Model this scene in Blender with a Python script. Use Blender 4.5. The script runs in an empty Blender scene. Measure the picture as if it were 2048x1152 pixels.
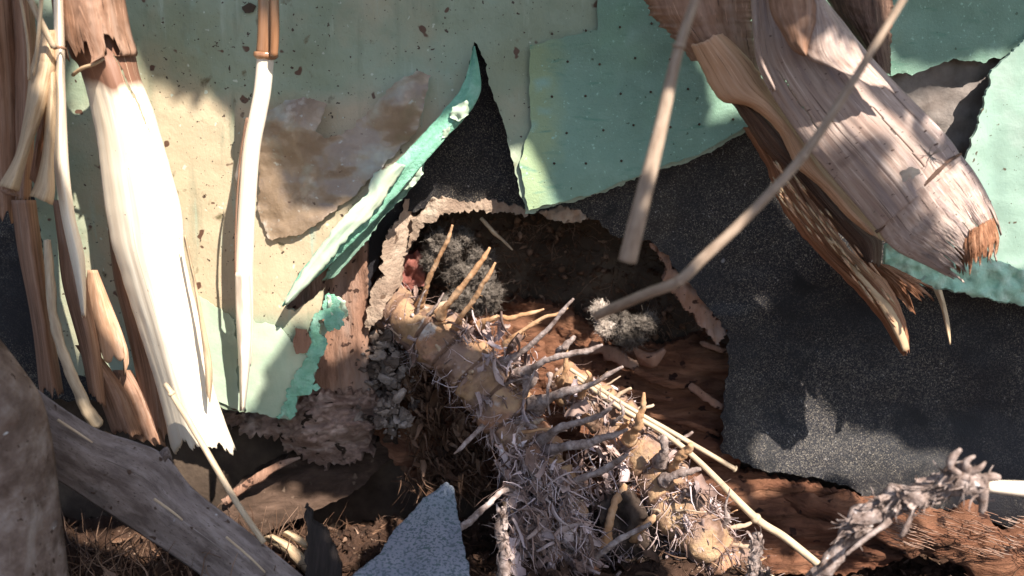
import bpy, bmesh, math, random
from mathutils import Vector, noise, Matrix
from mathutils.geometry import delaunay_2d_cdt
R = math.radians
random.seed(7)
scene = bpy.context.scene
C = scene.collection

# ------------------------------------------------------------------ camera, world, sun
CAM = Vector((0, -1.0, 0.25))
FWD = (Vector((0, 0, 0)) - CAM).normalized()
RGT = Vector((1, 0, 0))
UPV = RGT.cross(FWD).normalized()
LENS = 37.1
K = 36.0 / LENS / 2048.0
cd = bpy.data.cameras.new('camera'); cam = bpy.data.objects.new('camera', cd); C.objects.link(cam)
cam.location = CAM
cam.rotation_euler = FWD.to_track_quat('-Z', 'Y').to_euler()
cd.lens = LENS; cd.sensor_width = 36; cd.clip_start = 0.02; cd.clip_end = 500
cd.dof.use_dof = True; cd.dof.focus_distance = 0.95; cd.dof.aperture_fstop = 5.0
scene.camera = cam

SUN = Vector((0.36, -0.60, 0.74)).normalized()          # towards the sun
world = bpy.data.worlds.new('World'); scene.world = world; world.use_nodes = True
wn = world.node_tree; wn.nodes.clear()
sky = wn.nodes.new('ShaderNodeTexSky'); sky.sky_type = 'NISHITA'; sky.sun_disc = False
sky.sun_elevation = math.asin(SUN.z); sky.sun_rotation = math.atan2(SUN.x, SUN.y)
bg = wn.nodes.new('ShaderNodeBackground'); bg.inputs['Strength'].default_value = 0.085
wo = wn.nodes.new('ShaderNodeOutputWorld')
wn.links.new(sky.outputs[0], bg.inputs[0]); wn.links.new(bg.outputs[0], wo.inputs[0])
sd = bpy.data.lights.new('sun', 'SUN'); sd.energy = 5.0; sd.angle = R(0.5); sd.color = (1.0, 0.93, 0.82)
so = bpy.data.objects.new('sun', sd); C.objects.link(so); so.location = (1, -2, 2)
so.rotation_euler = (-SUN).to_track_quat('-Z', 'Y').to_euler()
scene.view_settings.view_transform = 'Standard'; scene.view_settings.look = 'None'
scene.view_settings.gamma = 1; scene.view_settings.exposure = 1.36
scene.cycles.max_bounces = 6; scene.cycles.transparent_max_bounces = 6

# ------------------------------------------------------------------ helpers
def P(px, py, Y):
    """world point on the plane y=Y seen at photo pixel (px,py)"""
    d = FWD + RGT * ((px - 1024) * K) + UPV * ((576 - py) * K)
    return CAM + d * ((Y - CAM.y) / d.y)
def mpp(px, py, Y):
    return (P(px + 1, py, Y) - P(px, py, Y)).length
def fbm(v, o=4): return noise.fractal(v, 1.0, 2.0, o)
def lerp(a, b, t): return a + (b - a) * t
def clamp(x, a=0., b=1.): return max(a, min(b, x))
def sstep(a, b, x):
    t = clamp((x - a) / (b - a)); return t * t * (3 - 2 * t)
def cr(pts, n):
    """catmull-rom resample of tuples, n samples by length"""
    pts = [Vector(p) if len(p) <= 4 else p for p in pts]
    if len(pts) == 1: return [pts[0]] * n
    dense = []
    for i in range(len(pts) - 1):
        p0 = pts[max(i - 1, 0)]; p1 = pts[i]; p2 = pts[i + 1]; p3 = pts[min(i + 2, len(pts) - 1)]
        for k in range(12):
            t = k / 12
            dense.append(0.5 * ((2 * p1) + (p2 - p0) * t + (2 * p0 - 5 * p1 + 4 * p2 - p3) * t * t + (3 * p1 - p0 - 3 * p2 + p3) * t ** 3))
    dense.append(pts[-1])
    L = [0]
    for a, b in zip(dense, dense[1:]): L.append(L[-1] + (Vector(b[:2]) - Vector(a[:2])).length)
    out = []; j = 0
    for k in range(n):
        s = L[-1] * k / (n - 1)
        while j < len(L) - 2 and L[j + 1] < s: j += 1
        d = L[j + 1] - L[j]
        out.append(dense[j].lerp(dense[j + 1], 0 if d < 1e-9 else (s - L[j]) / d))
    return out
def inpoly(x, y, poly):
    c = False; j = len(poly) - 1
    for i in range(len(poly)):
        xi, yi = poly[i][:2]; xj, yj = poly[j][:2]
        if (yi > y) != (yj > y) and x < (xj - xi) * (y - yi) / (yj - yi) + xi: c = not c
        j = i
    return c

class MB:
    """collects world-space verts, faces, uvs and an attribute"""
    def __init__(s): s.v = []; s.f = []; s.uv = []; s.a = []
    def add(s, v, uv=(0, 0), a=0.0):
        s.v.append(Vector(v)); s.uv.append(uv); s.a.append(a); return len(s.v) - 1
    def build(s, name, m, parent=None, smooth=True, base=None):
        me = bpy.data.meshes.new(name)
        if base is None:
            n = max(1, len(s.v)); cx = sum(v.x for v in s.v) / n; cy = sum(v.y for v in s.v) / n
            base = Vector((cx, cy, min(v.z for v in s.v)))
        me.from_pydata([v - base for v in s.v], [], s.f)
        ul = me.uv_layers.new(name='UVMap')
        for lp in me.loops: ul.data[lp.index].uv = s.uv[lp.vertex_index]
        at = me.attributes.new('stain', 'FLOAT', 'POINT')
        for i, a in enumerate(s.a): at.data[i].value = a
        me.materials.append(m)
        for p in me.polygons: p.use_smooth = smooth
        o = bpy.data.objects.new(name, me); C.objects.link(o)
        if parent: o.parent = parent; o.location = base - parent.location
        else: o.location = base
        if parent is not None and parent.parent is not None: o.location = base - (parent.location + parent.parent.location)
        return o
def tag(o, label, cat, group=None, kind=None):
    if label: o['label'] = label
    if cat: o['category'] = cat
    if group: o['group'] = group
    if kind: o['kind'] = kind
    return o
def thing(name, label, cat, loc, group=None):
    o = bpy.data.objects.new(name, None); C.objects.link(o); o.location = loc; o.empty_display_size = 0.02
    return tag(o, label, cat, group)

def tube(mb, path, seg=8, rough=0.0, rs=60, ring=None, a=0.0, n=None, flat=1.0, afun=None, seed=0):
    """path of (px,py,Y,r_px)"""
    if n is None:
        L = sum((Vector(q[:2]) - Vector(p[:2])).length for p, q in zip(path, path[1:])); n = max(4, int(L / 7))
    pts = cr([Vector(p) for p in path], n)
    W = [P(p[0], p[1], p[2]) for p in pts]; Rr = [p[3] * mpp(p[0], p[1], p[2]) for p in pts]
    tube_w(mb, W, Rr, seg, rough, rs, ring, a, flat, seed, afun)
def tube_w(mb, W, Rr, seg=8, rough=0.0, rs=60, ring=None, a=0.0, flat=1.0, seed=0, afun=None):
    n = len(W); prev = None; L = 0; up = Vector((0.13, -1, 0.2)).normalized()
    for i in range(n):
        t = (W[min(i + 1, n - 1)] - W[max(i - 1, 0)])
        t = t.normalized() if t.length > 1e-9 else Vector((0, 0, 1))
        u = up - t * up.dot(t); u = u.normalized() if u.length > 1e-4 else t.orthogonal().normalized()
        w = t.cross(u)
        if i: L += (W[i] - W[i - 1]).length
        cur = []
        if afun: a = afun(i / (n - 1))
        for k in range(seg):
            ang = 2 * math.pi * k / seg; r = Rr[i]
            if ring: r *= ring(i / (n - 1), ang)
            d = w * math.cos(ang) + u * math.sin(ang) * flat
            p = W[i] + d * r
            if rough: p += d * r * rough * fbm(p * rs + Vector((seed, 0, 0)), 3)
            cur.append(mb.add(p, (ang * Rr[n // 2], L), a))
        if prev:
            for k in range(seg): mb.f.append((prev[k], prev[(k + 1) % seg], cur[(k + 1) % seg], cur[k]))
        else:
            c = mb.add(W[0] - t * Rr[0] * 0.25, (0, 0), a)
            for k in range(seg): mb.f.append((c, cur[(k + 1) % seg], cur[k]))
        prev = cur
    c = mb.add(W[-1] + t * Rr[-1] * 0.25, (0, L), a)
    for k in range(seg): mb.f.append((c, prev[k], prev[(k + 1) % seg]))

def sheet(mb, outline, depth, step=14, thick=0.003, holes=(), rag=3.0, rags=0.05, stain=None, big=False, seed=0):
    """flat-ish torn sheet: outline in photo pixels, depth(px,py) gives y"""
    def ring(poly, off):
        pts = []; n = len(poly)
        for i in range(n):
            a = Vector(poly[i][:2]); b = Vector(poly[(i + 1) % n][:2]); d = b - a; L = d.length
            m = max(1, int(L / (max(3.5, step * .5) if L < 900 or (-100 < a.x < 2150 and -100 < a.y < 1250) or (-100 < b.x < 2150 and -100 < b.y < 1250) else 60))); nr = Vector((-d.y, d.x)) / max(L, 1e-6)
            for k in range(m):
                q = a + d * k / m
                j = rag * (fbm(Vector((q.x * rags, q.y * rags, off + seed)), 5) * 1.3 + .45 * fbm(Vector((q.x * .31, q.y * .31, off + seed)), 2))
                if not (-60 < q.x < 2110 and -60 < q.y < 1210): j = 0
                pts.append(q + nr * j)
        return pts
    outer = ring(outline, 0.3); verts = list(outer); faces = [list(range(len(outer)))]
    hol = []
    for hi, h in enumerate(holes):
        r = ring(h, 5.1 + hi); faces.append(list(range(len(verts), len(verts) + len(r)))); verts += r; hol.append(r)
    x0 = min(v.x for v in outer); x1 = max(v.x for v in outer); y0 = min(v.y for v in outer); y1 = max(v.y for v in outer)
    y = max(y0, -100); row = 0; y1 = min(y1, 1300)
    while y < y1:
        x = max(x0, -150) + (row % 2) * step / 2
        while x < min(x1, 2250):
            q = (x + random.uniform(-.2, .2) * step, y + random.uniform(-.2, .2) * step)
            if inpoly(q[0], q[1], outer) and not any(inpoly(q[0], q[1], h) for h in hol): verts.append(Vector(q))
            x += step
        y += step * 0.87; row += 1
    res = delaunay_2d_cdt(verts, [], faces, 1, 1e-4)
    vs = res[0]; fs = [tuple(f) for f in res[2] if len(f) == 3]
    base = len(mb.v); n = len(vs)
    for v in vs:
        w = P(v.x, v.y, depth(v.x, v.y)); mb.add(w, (w.x, w.z), stain(v.x, v.y) if stain else 0)
    for v in vs:
        w = P(v.x, v.y, depth(v.x, v.y)) ; w = w + Vector((0, thick, 0)); mb.add(w, (w.x, w.z), 0)
    from collections import Counter
    ec = {}
    for f in fs:
        for i in range(len(f)):
            e = (f[i], f[(i + 1) % len(f)]); ec[e] = ec.get(e, 0) + 1
    for f in fs:
        mb.f.append(tuple(base + i for i in f)); mb.f.append(tuple(base + n + i for i in reversed(f)))
    for (a, b) in ec:
        if (b, a) not in ec:
            q = [mb.add(mb.v[i], mb.uv[i], mb.a[i]) for i in (base + b, base + a, base + n + a, base + n + b)]
            mb.f.append(tuple(q))

def strip(mb, left, right, Ys, bulge=0.01, nu=18, nv=None, thick=0.002, rag0=0.0, rag1=0.05, ridge=0.0005, ridn=14, curl=0.0, cut=None, stain=None, seed=0, edgerag=0.0, power=0.8, spike=9):
    """a culm sheath: swept between two photo-pixel edges, arched towards the viewer"""
    if nv is None:
        L = sum((Vector(q) - Vector(p)).length for p, q in zip(left, left[1:])); nv = max(6, int(L / 9))
    N = 200
    Lp = cr([Vector((p[0], p[1])) for p in left], N); Rp = cr([Vector((p[0], p[1])) for p in right], N)
    def at(lst, t):
        t = clamp(t) * (N - 1); i = min(int(t), N - 2); return lst[i].lerp(lst[i + 1], t - i)
    def yat(t):
        t = clamp(t) * (len(Ys) - 1); i = min(int(t), len(Ys) - 2)
        f = t - i; a = Ys[i]; b = Ys[i + 1]
        return lerp(a, b, f)
    grid = []; back = []; prevc = None
    for j in range(nv + 1):
        rowf = []; rowb = []
        for i in range(nu + 1):
            u = i / nu; v = j / nv
            s0 = rag0 * (0.5 + 0.5 * fbm(Vector((u * spike, seed + 3, 1)), 5)); s1 = rag1 * (0.5 + 0.9 * fbm(Vector((u * spike, seed, 7)), 5) + 0.35 * abs(fbm(Vector((u * 55, seed, 2)), 3)) + .25 * abs(fbm(Vector((u * 17, seed, 9)), 2)))
            vv = s0 + v * (1 - s0 - s1)
            uu = u + edgerag * (fbm(Vector((vv * 22, seed + (u > .5), 3)), 4)) * (abs(u - .5) * 2) ** 4
            q = at(Lp, vv).lerp(at(Rp, vv), uu)
            arch = math.sin(math.pi * clamp(u)) ** power
            y = yat(vv) - bulge * arch + curl * (abs(u - .5) * 2) ** 6
            y -= ridge * .8 * fbm(Vector((u * ridn * .7, vv * 1.2, seed + 5)), 3) + 0.0022 * fbm(Vector((u * 2.5, vv * 5, seed + 9)), 3)
            w = P(q.x, q.y, y)
            ww = (u * 0.1, vv * 0.5)
            rowf.append(mb.add(w, ww, stain(u, vv) if stain else 0)); 
            ctr = P(*at(Lp, vv).lerp(at(Rp, vv), .5), yat(vv) + 0.02)
            inw = (ctr - w); inw = inw.normalized() if inw.length > 1e-6 else Vector((0, 1, 0))
            rowb.append(mb.add(w + inw * thick, ww, 0))
        grid.append(rowf); back.append(rowb)
    keep = {}
    for j in range(nv):
        for i in range(nu):
            keep[i, j] = not (cut and cut((i + .5) / nu, (j + .5) / nv))
    for (i, j), k in keep.items():
        if not k: continue
        a, b, c, d = grid[j][i], grid[j][i + 1], grid[j + 1][i + 1], grid[j + 1][i]
        A, B, Cc, D = back[j][i], back[j][i + 1], back[j + 1][i + 1], back[j + 1][i]
        mb.f.append((a, d, c, b)); mb.f.append((A, B, Cc, D))
        if not keep.get((i - 1, j)): mb.f.append((a, A, D, d))
        if not keep.get((i + 1, j)): mb.f.append((b, c, Cc, B))
        if not keep.get((i, j - 1)): mb.f.append((a, b, B, A))
        if not keep.get((i, j + 1)): mb.f.append((d, D, Cc, c))

def scrap(mb, c, size, ax=None, curl=0.6, asp=0.4, n=6, a=None):
    """a small curled torn flake in world space, ragged along both edges"""
    if a is None: a = random.random()
    ax = ax or Vector((random.uniform(-1, 1), random.uniform(-1, 1), random.uniform(-1, 1))).normalized()
    sd_ = ax.orthogonal().normalized(); sd_ = (Matrix.Rotation(random.uniform(0, 6.28), 3, ax) @ sd_); nn = ax.cross(sd_)
    rows = []; w0 = random.uniform(.5, 1); w1 = random.uniform(0.05, .6); tw = random.uniform(-1.2, 1.2); k2 = random.uniform(-1, 1)
    for j in range(n + 1):
        t = j / n; w = size * asp * .5 * (lerp(w0, w1, t) + 0.3 * math.sin(t * 3.1))
        b = c + ax * size * (t - .5) + nn * size * curl * (t - .5) ** 2 + sd_ * size * .25 * k2 * (t - .5) ** 2
        s2 = (sd_ * math.cos(tw * t) + nn * math.sin(tw * t)); n2 = ax.cross(s2)
        rows.append([mb.add(b - s2 * w * random.uniform(.55, 1.3) + n2 * w * .35, (0, t * size), a), mb.add(b - n2 * w * .15, (w, t * size), a), mb.add(b + s2 * w * random.uniform(.55, 1.3) + n2 * w * .35, (2 * w, t * size), a)])
    th = -nn * size * 0.015
    bk = [[mb.add(mb.v[i] + th, mb.uv[i], a) for i in r] for r in rows]
    for j in range(n):
        for k in range(2):
            mb.f.append((rows[j][k], rows[j][k + 1], rows[j + 1][k + 1], rows[j + 1][k]))
            mb.f.append((bk[j][k + 1], bk[j][k], bk[j + 1][k], bk[j + 1][k + 1]))
        for k in (0, 2):
            mb.f.append((rows[j][k], rows[j + 1][k], bk[j + 1][k], bk[j][k]))

def fibre(mb, p, d, L, r, bend=0.5, n=5, seg=3, a=None):
    if a is None: a = random.random()
    W = []; Rr = []; q = Vector(p); d = Vector(d).normalized()
    for i in range(n + 1):
        W.append(q.copy()); Rr.append(r * (1 - 0.75 * i / n))
        q = q + d * L / n
        d = (d + Vector((random.gauss(0, 1), random.gauss(0, 1), random.gauss(0, 1))) * bend / n).normalized()
    tube_w(mb, W, Rr, seg, a=a)

def pebble(mb, c, r, sub=1):
    bm = bmesh.new(); bmesh.ops.create_icosphere(bm, subdivisions=sub, radius=1); base = len(mb.v); s = Vector((random.uniform(.5, 1.4), random.uniform(.6, 1.2), random.uniform(.4, 1))); off = Vector((random.random() * 50, 0, 0))
    M3 = Matrix.Rotation(random.uniform(0, 6.28), 3, Vector((random.gauss(0, 1), random.gauss(0, 1), random.gauss(0, 1))).normalized()); tn = random.random()
    for v in bm.verts: mb.add(c + (M3 @ Vector((v.co.x * s.x, v.co.y * s.y, v.co.z * s.z))) * r * (1 + .8 * fbm(v.co * 1.3 + off, 3)), (0, 0), tn)
    for fc in bm.faces: mb.f.append(tuple(base + v.index for v in fc.verts))
    bm.free()

# ------------------------------------------------------------------ materials
def mat(name, cols, sc=(1, 1, 1), nscale=30, detail=8, rough=.85, bump=.4, bscale=150, coord='Object', specks=(), stain=None, spec=.25, low=None, distort=0.0, transl=0.0, bdist=0.002, wave=None, coat=0.0, transp=0.0, vary=None, streak=(), patch=()):
    m = bpy.data.materials.new(name); m.use_nodes = True; nt = m.node_tree; nd = nt.nodes; lk = nt.links
    b = nd['Principled BSDF']; b.inputs['Roughness'].default_value = rough; b.inputs['Specular IOR Level'].default_value = spec
    b.inputs['Coat Weight'].default_value = coat; b.inputs['Coat Roughness'].default_value = 0.15
    tc = nd.new('ShaderNodeTexCoord'); mp = nd.new('ShaderNodeMapping'); mp.inputs['Scale'].default_value = sc
    lk.new(tc.outputs[coord], mp.inputs[0])
    def nz(scale, det=detail, r=.6, src=None, dist=distort):
        n = nd.new('ShaderNodeTexNoise'); n.inputs['Scale'].default_value = scale; n.inputs['Detail'].default_value = det
        n.inputs['Roughness'].default_value = r; n.inputs['Distortion'].default_value = dist
        lk.new(src or mp.outputs[0], n.inputs['Vector']); return n.outputs['Fac']
    def ramp(src, stops, interp='LINEAR'):
        r = nd.new('ShaderNodeValToRGB'); r.color_ramp.interpolation = interp
        e = r.color_ramp.elements
        while len(e) < len(stops): e.new(0.5)
        for k, (p, c) in enumerate(stops): e[k].position = p; e[k].color = (*c, 1) if len(c) == 3 else c
        lk.new(src, r.inputs[0]); return r.outputs[0]
    def mix(f, a, c):
        x = nd.new('ShaderNodeMix'); x.data_type = 'RGBA'
        lk.new(f, x.inputs[0]); lk.new(a, x.inputs[6])
        if isinstance(c, tuple): x.inputs[7].default_value = (*c, 1)
        else: lk.new(c, x.inputs[7])
        return x.outputs[2]
    k = len(cols)
    stops = [(0.3 + 0.4 * i / max(1, k - 1), c) for i, c in enumerate(cols)]
    col = ramp(nz(nscale), stops)
    if low:   # (scale, colour, lo, hi): large soft patches
        for (s, c, lo, hi) in low:
            f = ramp(nz(s, 4, .55), [(lo, (0, 0, 0)), (hi, (1, 1, 1))]); col = mix(f, col, c)
    if wave:
        w = nz(wave[0], 3, .5); col = mix(ramp(w, [(wave[2], (0, 0, 0)), (wave[3], (1, 1, 1))]), col, wave[1])
    if stain:
        at = nd.new('ShaderNodeAttribute'); at.attribute_name = 'stain'
        ad = nd.new('ShaderNodeMath'); ad.operation = 'MULTIPLY_ADD'
        lk.new(nz(stain[1], 5, .6, tc.outputs[coord]), ad.inputs[0]); ad.inputs[1].default_value = 1.1; lk.new(at.outputs['Fac'], ad.inputs[2])
        f = ramp(ad.outputs[0], [(stain[2] if len(stain) > 2 else .95, (0, 0, 0)), (stain[3] if len(stain) > 3 else 1.1, (1, 1, 1))]); col = mix(f, col, stain[0])
    for (c, ssc, sc2, t0, t1) in streak:
        m2 = nd.new('ShaderNodeMapping'); m2.inputs['Scale'].default_value = ssc; lk.new(tc.outputs[coord], m2.inputs[0])
        col = mix(ramp(nz(sc2, 5, .6, m2.outputs[0], .3), [(t0, (0, 0, 0)), (t1, (1, 1, 1))]), col, c)
    if vary:     # per-piece tone carried by the mesh
        at = nd.new('ShaderNodeAttribute'); at.attribute_name = 'stain'
        x = nd.new('ShaderNodeMix'); x.data_type = 'RGBA'; x.blend_type = 'MULTIPLY'; x.inputs[0].default_value = 1
        lk.new(col, x.inputs[6]); lk.new(ramp(at.outputs['Fac'], vary), x.inputs[7]); col = x.outputs[2]
    for (c, s, t0, t1) in specks:
        f = ramp(nz(s, 2, .5, tc.outputs[coord], 0), [(t0, (0, 0, 0)), (t1, (1, 1, 1))]); col = mix(f, col, c)
    for (s, c, lo, hi) in patch:
        col = mix(ramp(nz(s, 6, .6, tc.outputs[coord], .5), [(lo, (0, 0, 0)), (hi, (1, 1, 1))]), col, c)
    lk.new(col, b.inputs['Base Color'])
    if bump:
        bp = nd.new('ShaderNodeBump'); bp.inputs['Strength'].default_value = bump; bp.inputs['Distance'].default_value = bdist
        lk.new(nz(bscale, 6, .65), bp.inputs['Height']); lk.new(bp.outputs[0], b.inputs['Normal'])
    out = nd['Material Output']
    last = b.outputs[0]
    if transl:
        t = nd.new('ShaderNodeBsdfTranslucent'); lk.new(col, t.inputs[0]); ms = nd.new('ShaderNodeMixShader'); ms.inputs[0].default_value = transl
        lk.new(b.outputs[0], ms.inputs[1]); lk.new(t.outputs[0], ms.inputs[2]); last = ms.outputs[0]
    if transp:
        t = nd.new('ShaderNodeBsdfTransparent'); ms = nd.new('ShaderNodeMixShader'); ms.inputs[0].default_value = transp
        lk.new(last, ms.inputs[1]); lk.new(t.outputs[0], ms.inputs[2]); last = ms.outputs[0]
    lk.new(last, out.inputs[0])
    return m

M = {}
M['green'] = mat('painted_foam', [(.19, .235, .165), (.235, .285, .205), (.28, .33, .245)], nscale=14, sc=(1, 1, .8), bump=.35, bscale=260, rough=.5, spec=.4,
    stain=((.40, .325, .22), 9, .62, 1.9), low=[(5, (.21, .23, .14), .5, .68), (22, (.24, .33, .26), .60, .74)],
    streak=[((.16, .19, .13), (14, 1, 2.2), 3, .58, .78), ((.30, .35, .27), (30, 1, 3), 3, .60, .72), ((.12, .10, .055), (6, 1, 5), 9, .62, .72)], specks=[((.09, .045, .028), 60, .68, .71), ((.05, .03, .02), 190, .69, .72), ((.04, .025, .018), 420, .70, .74), ((.42, .46, .38), 130, .70, .74)])
M['green_clean'] = mat('green_board', [(.15, .245, .185), (.17, .275, .21), (.20, .305, .235)], nscale=30, sc=(1, 1, 1), bump=.4, bscale=420, rough=.75, spec=.3,
    low=[(6, (.20, .36, .24), .5, .7)], streak=[((.11, .22, .16), (5, 1, 20), 6, .58, .72)], specks=[((.27, .42, .33), 300, .66, .72), ((.22, .34, .27), 28, .62, .72), ((.08, .12, .08), 130, .72, .75)], stain=((.24, .31, .18), 14, .7, 1.2))
M['foam_edge'] = mat('torn_foam', [(.14, .33, .23), (.19, .40, .29), (.29, .48, .38)], nscale=90, spec=.1, bump=.9, bscale=330, rough=.8)
M['foam_pale'] = mat('pale_foam', [(.26, .48, .36), (.36, .56, .43), (.50, .66, .54)], nscale=70, bump=.9, bscale=200, rough=.8)
M['pale_skin'] = mat('pale_film', [(.31, .41, .31), (.37, .45, .34), (.44, .50, .39)], nscale=25, bump=.3, bscale=120, rough=.35, spec=.5, low=[(9, (.45, .43, .31), .50, .66), (20, (.27, .40, .31), .55, .7)], specks=[((.10, .06, .03), 70, .72, .75)])
M['tan_film'] = mat('peeling_film', [(.19, .13, .085), (.28, .20, .135), (.36, .28, .20)], nscale=22, bump=.8, bscale=110, rough=.28, spec=.6, coat=.6, transp=.15,
    low=[(16, (.42, .47, .40), .52, .68), (38, (.50, .46, .40), .60, .72)], specks=[((.42, .42, .38), 140, .68, .76), ((.10, .05, .03), 90, .72, .75)])  # pale soft patches paint highlights into the film colour
M['tar'] = mat('tar_paper', [(.006, .006, .0085), (.009, .0085, .012), (.013, .012, .016)], patch=[(8, (.007, .007, .010), .50, .70), (3.5, (.010, .009, .012), .50, .62), (22, (.006, .006, .008), .56, .68), (13, (.05, .043, .04), .70, .78)], nscale=22, bump=.8, bscale=700, rough=.6, spec=.3, bdist=.001,
    low=[(5, (.026, .021, .018), .46, .66), (16, (.010, .010, .014), .55, .7)], streak=[((.05, .045, .04), (3, 1, 9), 7, .66, .78)], specks=[((.055, .048, .042), 520, .52, .60), ((.20, .17, .135), 900, .60, .67), ((.24, .22, .21), 400, .70, .73), ((.3, .29, .29), 45, .74, .80)])
M['aqua'] = mat('aqua_film', [(.19, .28, .235), (.22, .315, .26), (.27, .35, .30)], nscale=20, bump=.3, bscale=160, rough=.5, spec=.3, low=[(10, (.30, .37, .33), .55, .68)], specks=[((.08, .06, .04), 90, .68, .71), ((.06, .05, .035), 240, .70, .73)])
M['stucco'] = mat('mud_stucco', [(.20, .135, .10), (.33, .24, .18), (.47, .38, .30)], nscale=32, bump=1, bscale=120, bdist=.004, rough=.95, streak=[((.12, .08, .06), (1, 1, 1), 55, .62, .66)], specks=[((.10, .06, .04), 55, .64, .68)])
M['grime'] = mat('grimy_stucco', [(.10, .075, .065), (.20, .17, .155), (.32, .28, .26)], nscale=24, bump=.8, bscale=110, rough=.95, low=[(14, (.45, .42, .40), .58, .70)])
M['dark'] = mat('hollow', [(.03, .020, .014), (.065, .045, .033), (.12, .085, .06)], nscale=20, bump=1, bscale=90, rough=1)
M['redwood'] = mat('rotten_wood', [(.07, .028, .016), (.15, .065, .036), (.25, .12, .07)], sc=(1.2, 1, 6), nscale=13, bump=1, bscale=40, rough=.95, bdist=.006,
    specks=[((.03, .012, .008), 70, .63, .67)], low=[(5, (.12, .045, .025), .5, .7)], distort=.6)
M['stud'] = mat('weathered_stud', [(.17, .085, .055), (.26, .145, .10), (.33, .21, .16)], sc=(5, 1, 1), nscale=14, bump=.9, bscale=45, rough=.95, bdist=.004,
    specks=[((.05, .025, .018), 130, .64, .68)], low=[(9, (.30, .21, .17), .5, .65)])
M['rot'] = mat('rotten_stub', [(.14, .08, .06), (.30, .20, .16), (.46, .35, .30)], sc=(1, 1, 2.2), nscale=28, bump=1, bscale=80, rough=1, bdist=.006, distort=1.0, specks=[((.03, .018, .012), 60, .62, .67)])
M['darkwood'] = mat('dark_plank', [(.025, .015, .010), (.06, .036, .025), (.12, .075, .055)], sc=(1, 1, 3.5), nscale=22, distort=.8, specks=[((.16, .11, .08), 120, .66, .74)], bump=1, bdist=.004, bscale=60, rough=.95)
M['shard'] = mat('black_shard', [(.012, .009, .008), (.024, .018, .016), (.045, .033, .03)], sc=(8, 1, 1), nscale=20, bump=1, bscale=60, rough=.9)
def sheathmat(name, cols, **k):
    d = dict(sc=(22, .9, 1), nscale=5, coord='UV', bump=.3, bscale=16, rough=.65, bdist=.001, streak=[(tuple(q * .42 for q in cols[0]), (130, 1.6, 1), 3, .60, .66), (tuple(q * .6 for q in cols[1]), (25, 3, 1), 4, .56, .74), (tuple(min(.9, q * 1.25) for q in cols[-1]), (160, 2.5, 1), 3, .60, .68)]); d.update(k)
    return mat(name, cols, **d)
M['cream'] = sheathmat('cream_sheath', [(.74, .60, .45), (.82, .70, .55), (.88, .78, .64)], streak=[((.62, .46, .32), (130, 1.6, 1), 3, .62, .70)], stain=((.20, .10, .065), 5, .75, 1.2), specks=[((.22, .13, .09), 260, .72, .76)], rough=.5)
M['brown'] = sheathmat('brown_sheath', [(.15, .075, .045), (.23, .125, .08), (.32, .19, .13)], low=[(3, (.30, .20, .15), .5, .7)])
M['tan'] = sheathmat('tan_sheath', [(.36, .24, .15), (.45, .32, .20), (.54, .41, .27)], stain=((.16, .09, .06), 6, .8, 1.2))
M['orange'] = sheathmat('orange_sheath', [(.40, .22, .13), (.47, .28, .175), (.55, .37, .27)], stain=((.45, .33, .27), 5, .8, 1.1))
M['mauve'] = sheathmat('weathered_sheath', [(.25, .165, .135), (.36, .265, .225), (.47, .375, .33)], bump=.5, sc=(40, 1.5, 1), stain=((.13, .085, .075), 5, .80, 1.1), low=[(2.2, (.26, .20, .19), .50, .66)], specks=[((.10, .06, .05), 120, .66, .71)])
M['rust'] = sheathmat('rust_sheath', [(.13, .05, .025), (.26, .115, .06), (.42, .23, .14)], bump=1, bdist=.004, bscale=7)
M['dkbrown'] = sheathmat('dark_sheath', [(.05, .026, .018), (.11, .06, .042), (.20, .12, .085)], bump=1, bdist=.004, bscale=7)
M['grey'] = sheathmat('grey_sheath', [(.145, .11, .10), (.21, .165, .15), (.28, .23, .215)], sc=(14, 5, 1), streak=[((.09, .07, .06), (110, 2, 1), 3, .62, .72), ((.27, .23, .215), (90, 1.5, 1), 3, .62, .75)], low=[(4, (.12, .09, .08), .46, .62), (30, (.08, .06, .05), .58, .70)], specks=[((.06, .035, .025), 60, .66, .70), ((.42, .42, .44), 45, .72, .76)], bump=.7, stain=((.10, .085, .08), 5, .8, 1.15))
M['lichen'] = mat('lichened_bark', [(.08, .052, .04), (.16, .115, .095), (.27, .22, .195)], nscale=55, bump=1, bdist=.004, bscale=70, rough=.9, streak=[((.25, .205, .18), (30, 1, 2), 3, .60, .72), ((.05, .03, .02), (20, 1, 3), 4, .58, .7)], low=[(11, (.38, .37, .38), .58, .68), (14, (.10, .05, .028), .56, .7)], specks=[((.05, .03, .02), 150, .68, .72), ((.5, .5, .5), 90, .71, .75)])
M['stem'] = mat('pale_cane', [(.70, .58, .46), (.78, .66, .54), (.84, .74, .62)], coord='UV', sc=(60, 3, 1), nscale=3, bump=.15, bscale=8, rough=.35, spec=.5)
M['stemdark'] = mat('brown_cane', [(.17, .07, .03), (.27, .13, .065), (.36, .19, .11)], coord='UV', sc=(60, 3, 1), nscale=3, bump=.15, bscale=8, rough=.2, spec=.6, coat=.6)
M['stalk'] = mat('dry_stalk', [(.30, .22, .15), (.42, .32, .22), (.52, .42, .30)], coord='UV', sc=(200, 30, 1), nscale=1.5, bump=.2, bscale=8, rough=.55)
M['stalkgrey'] = mat('grey_stalk', [(.20, .14, .10), (.30, .22, .165), (.40, .31, .24)], coord='UV', sc=(200, 40, 1), nscale=1.5, bump=.3, bscale=8, rough=.7)
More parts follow.
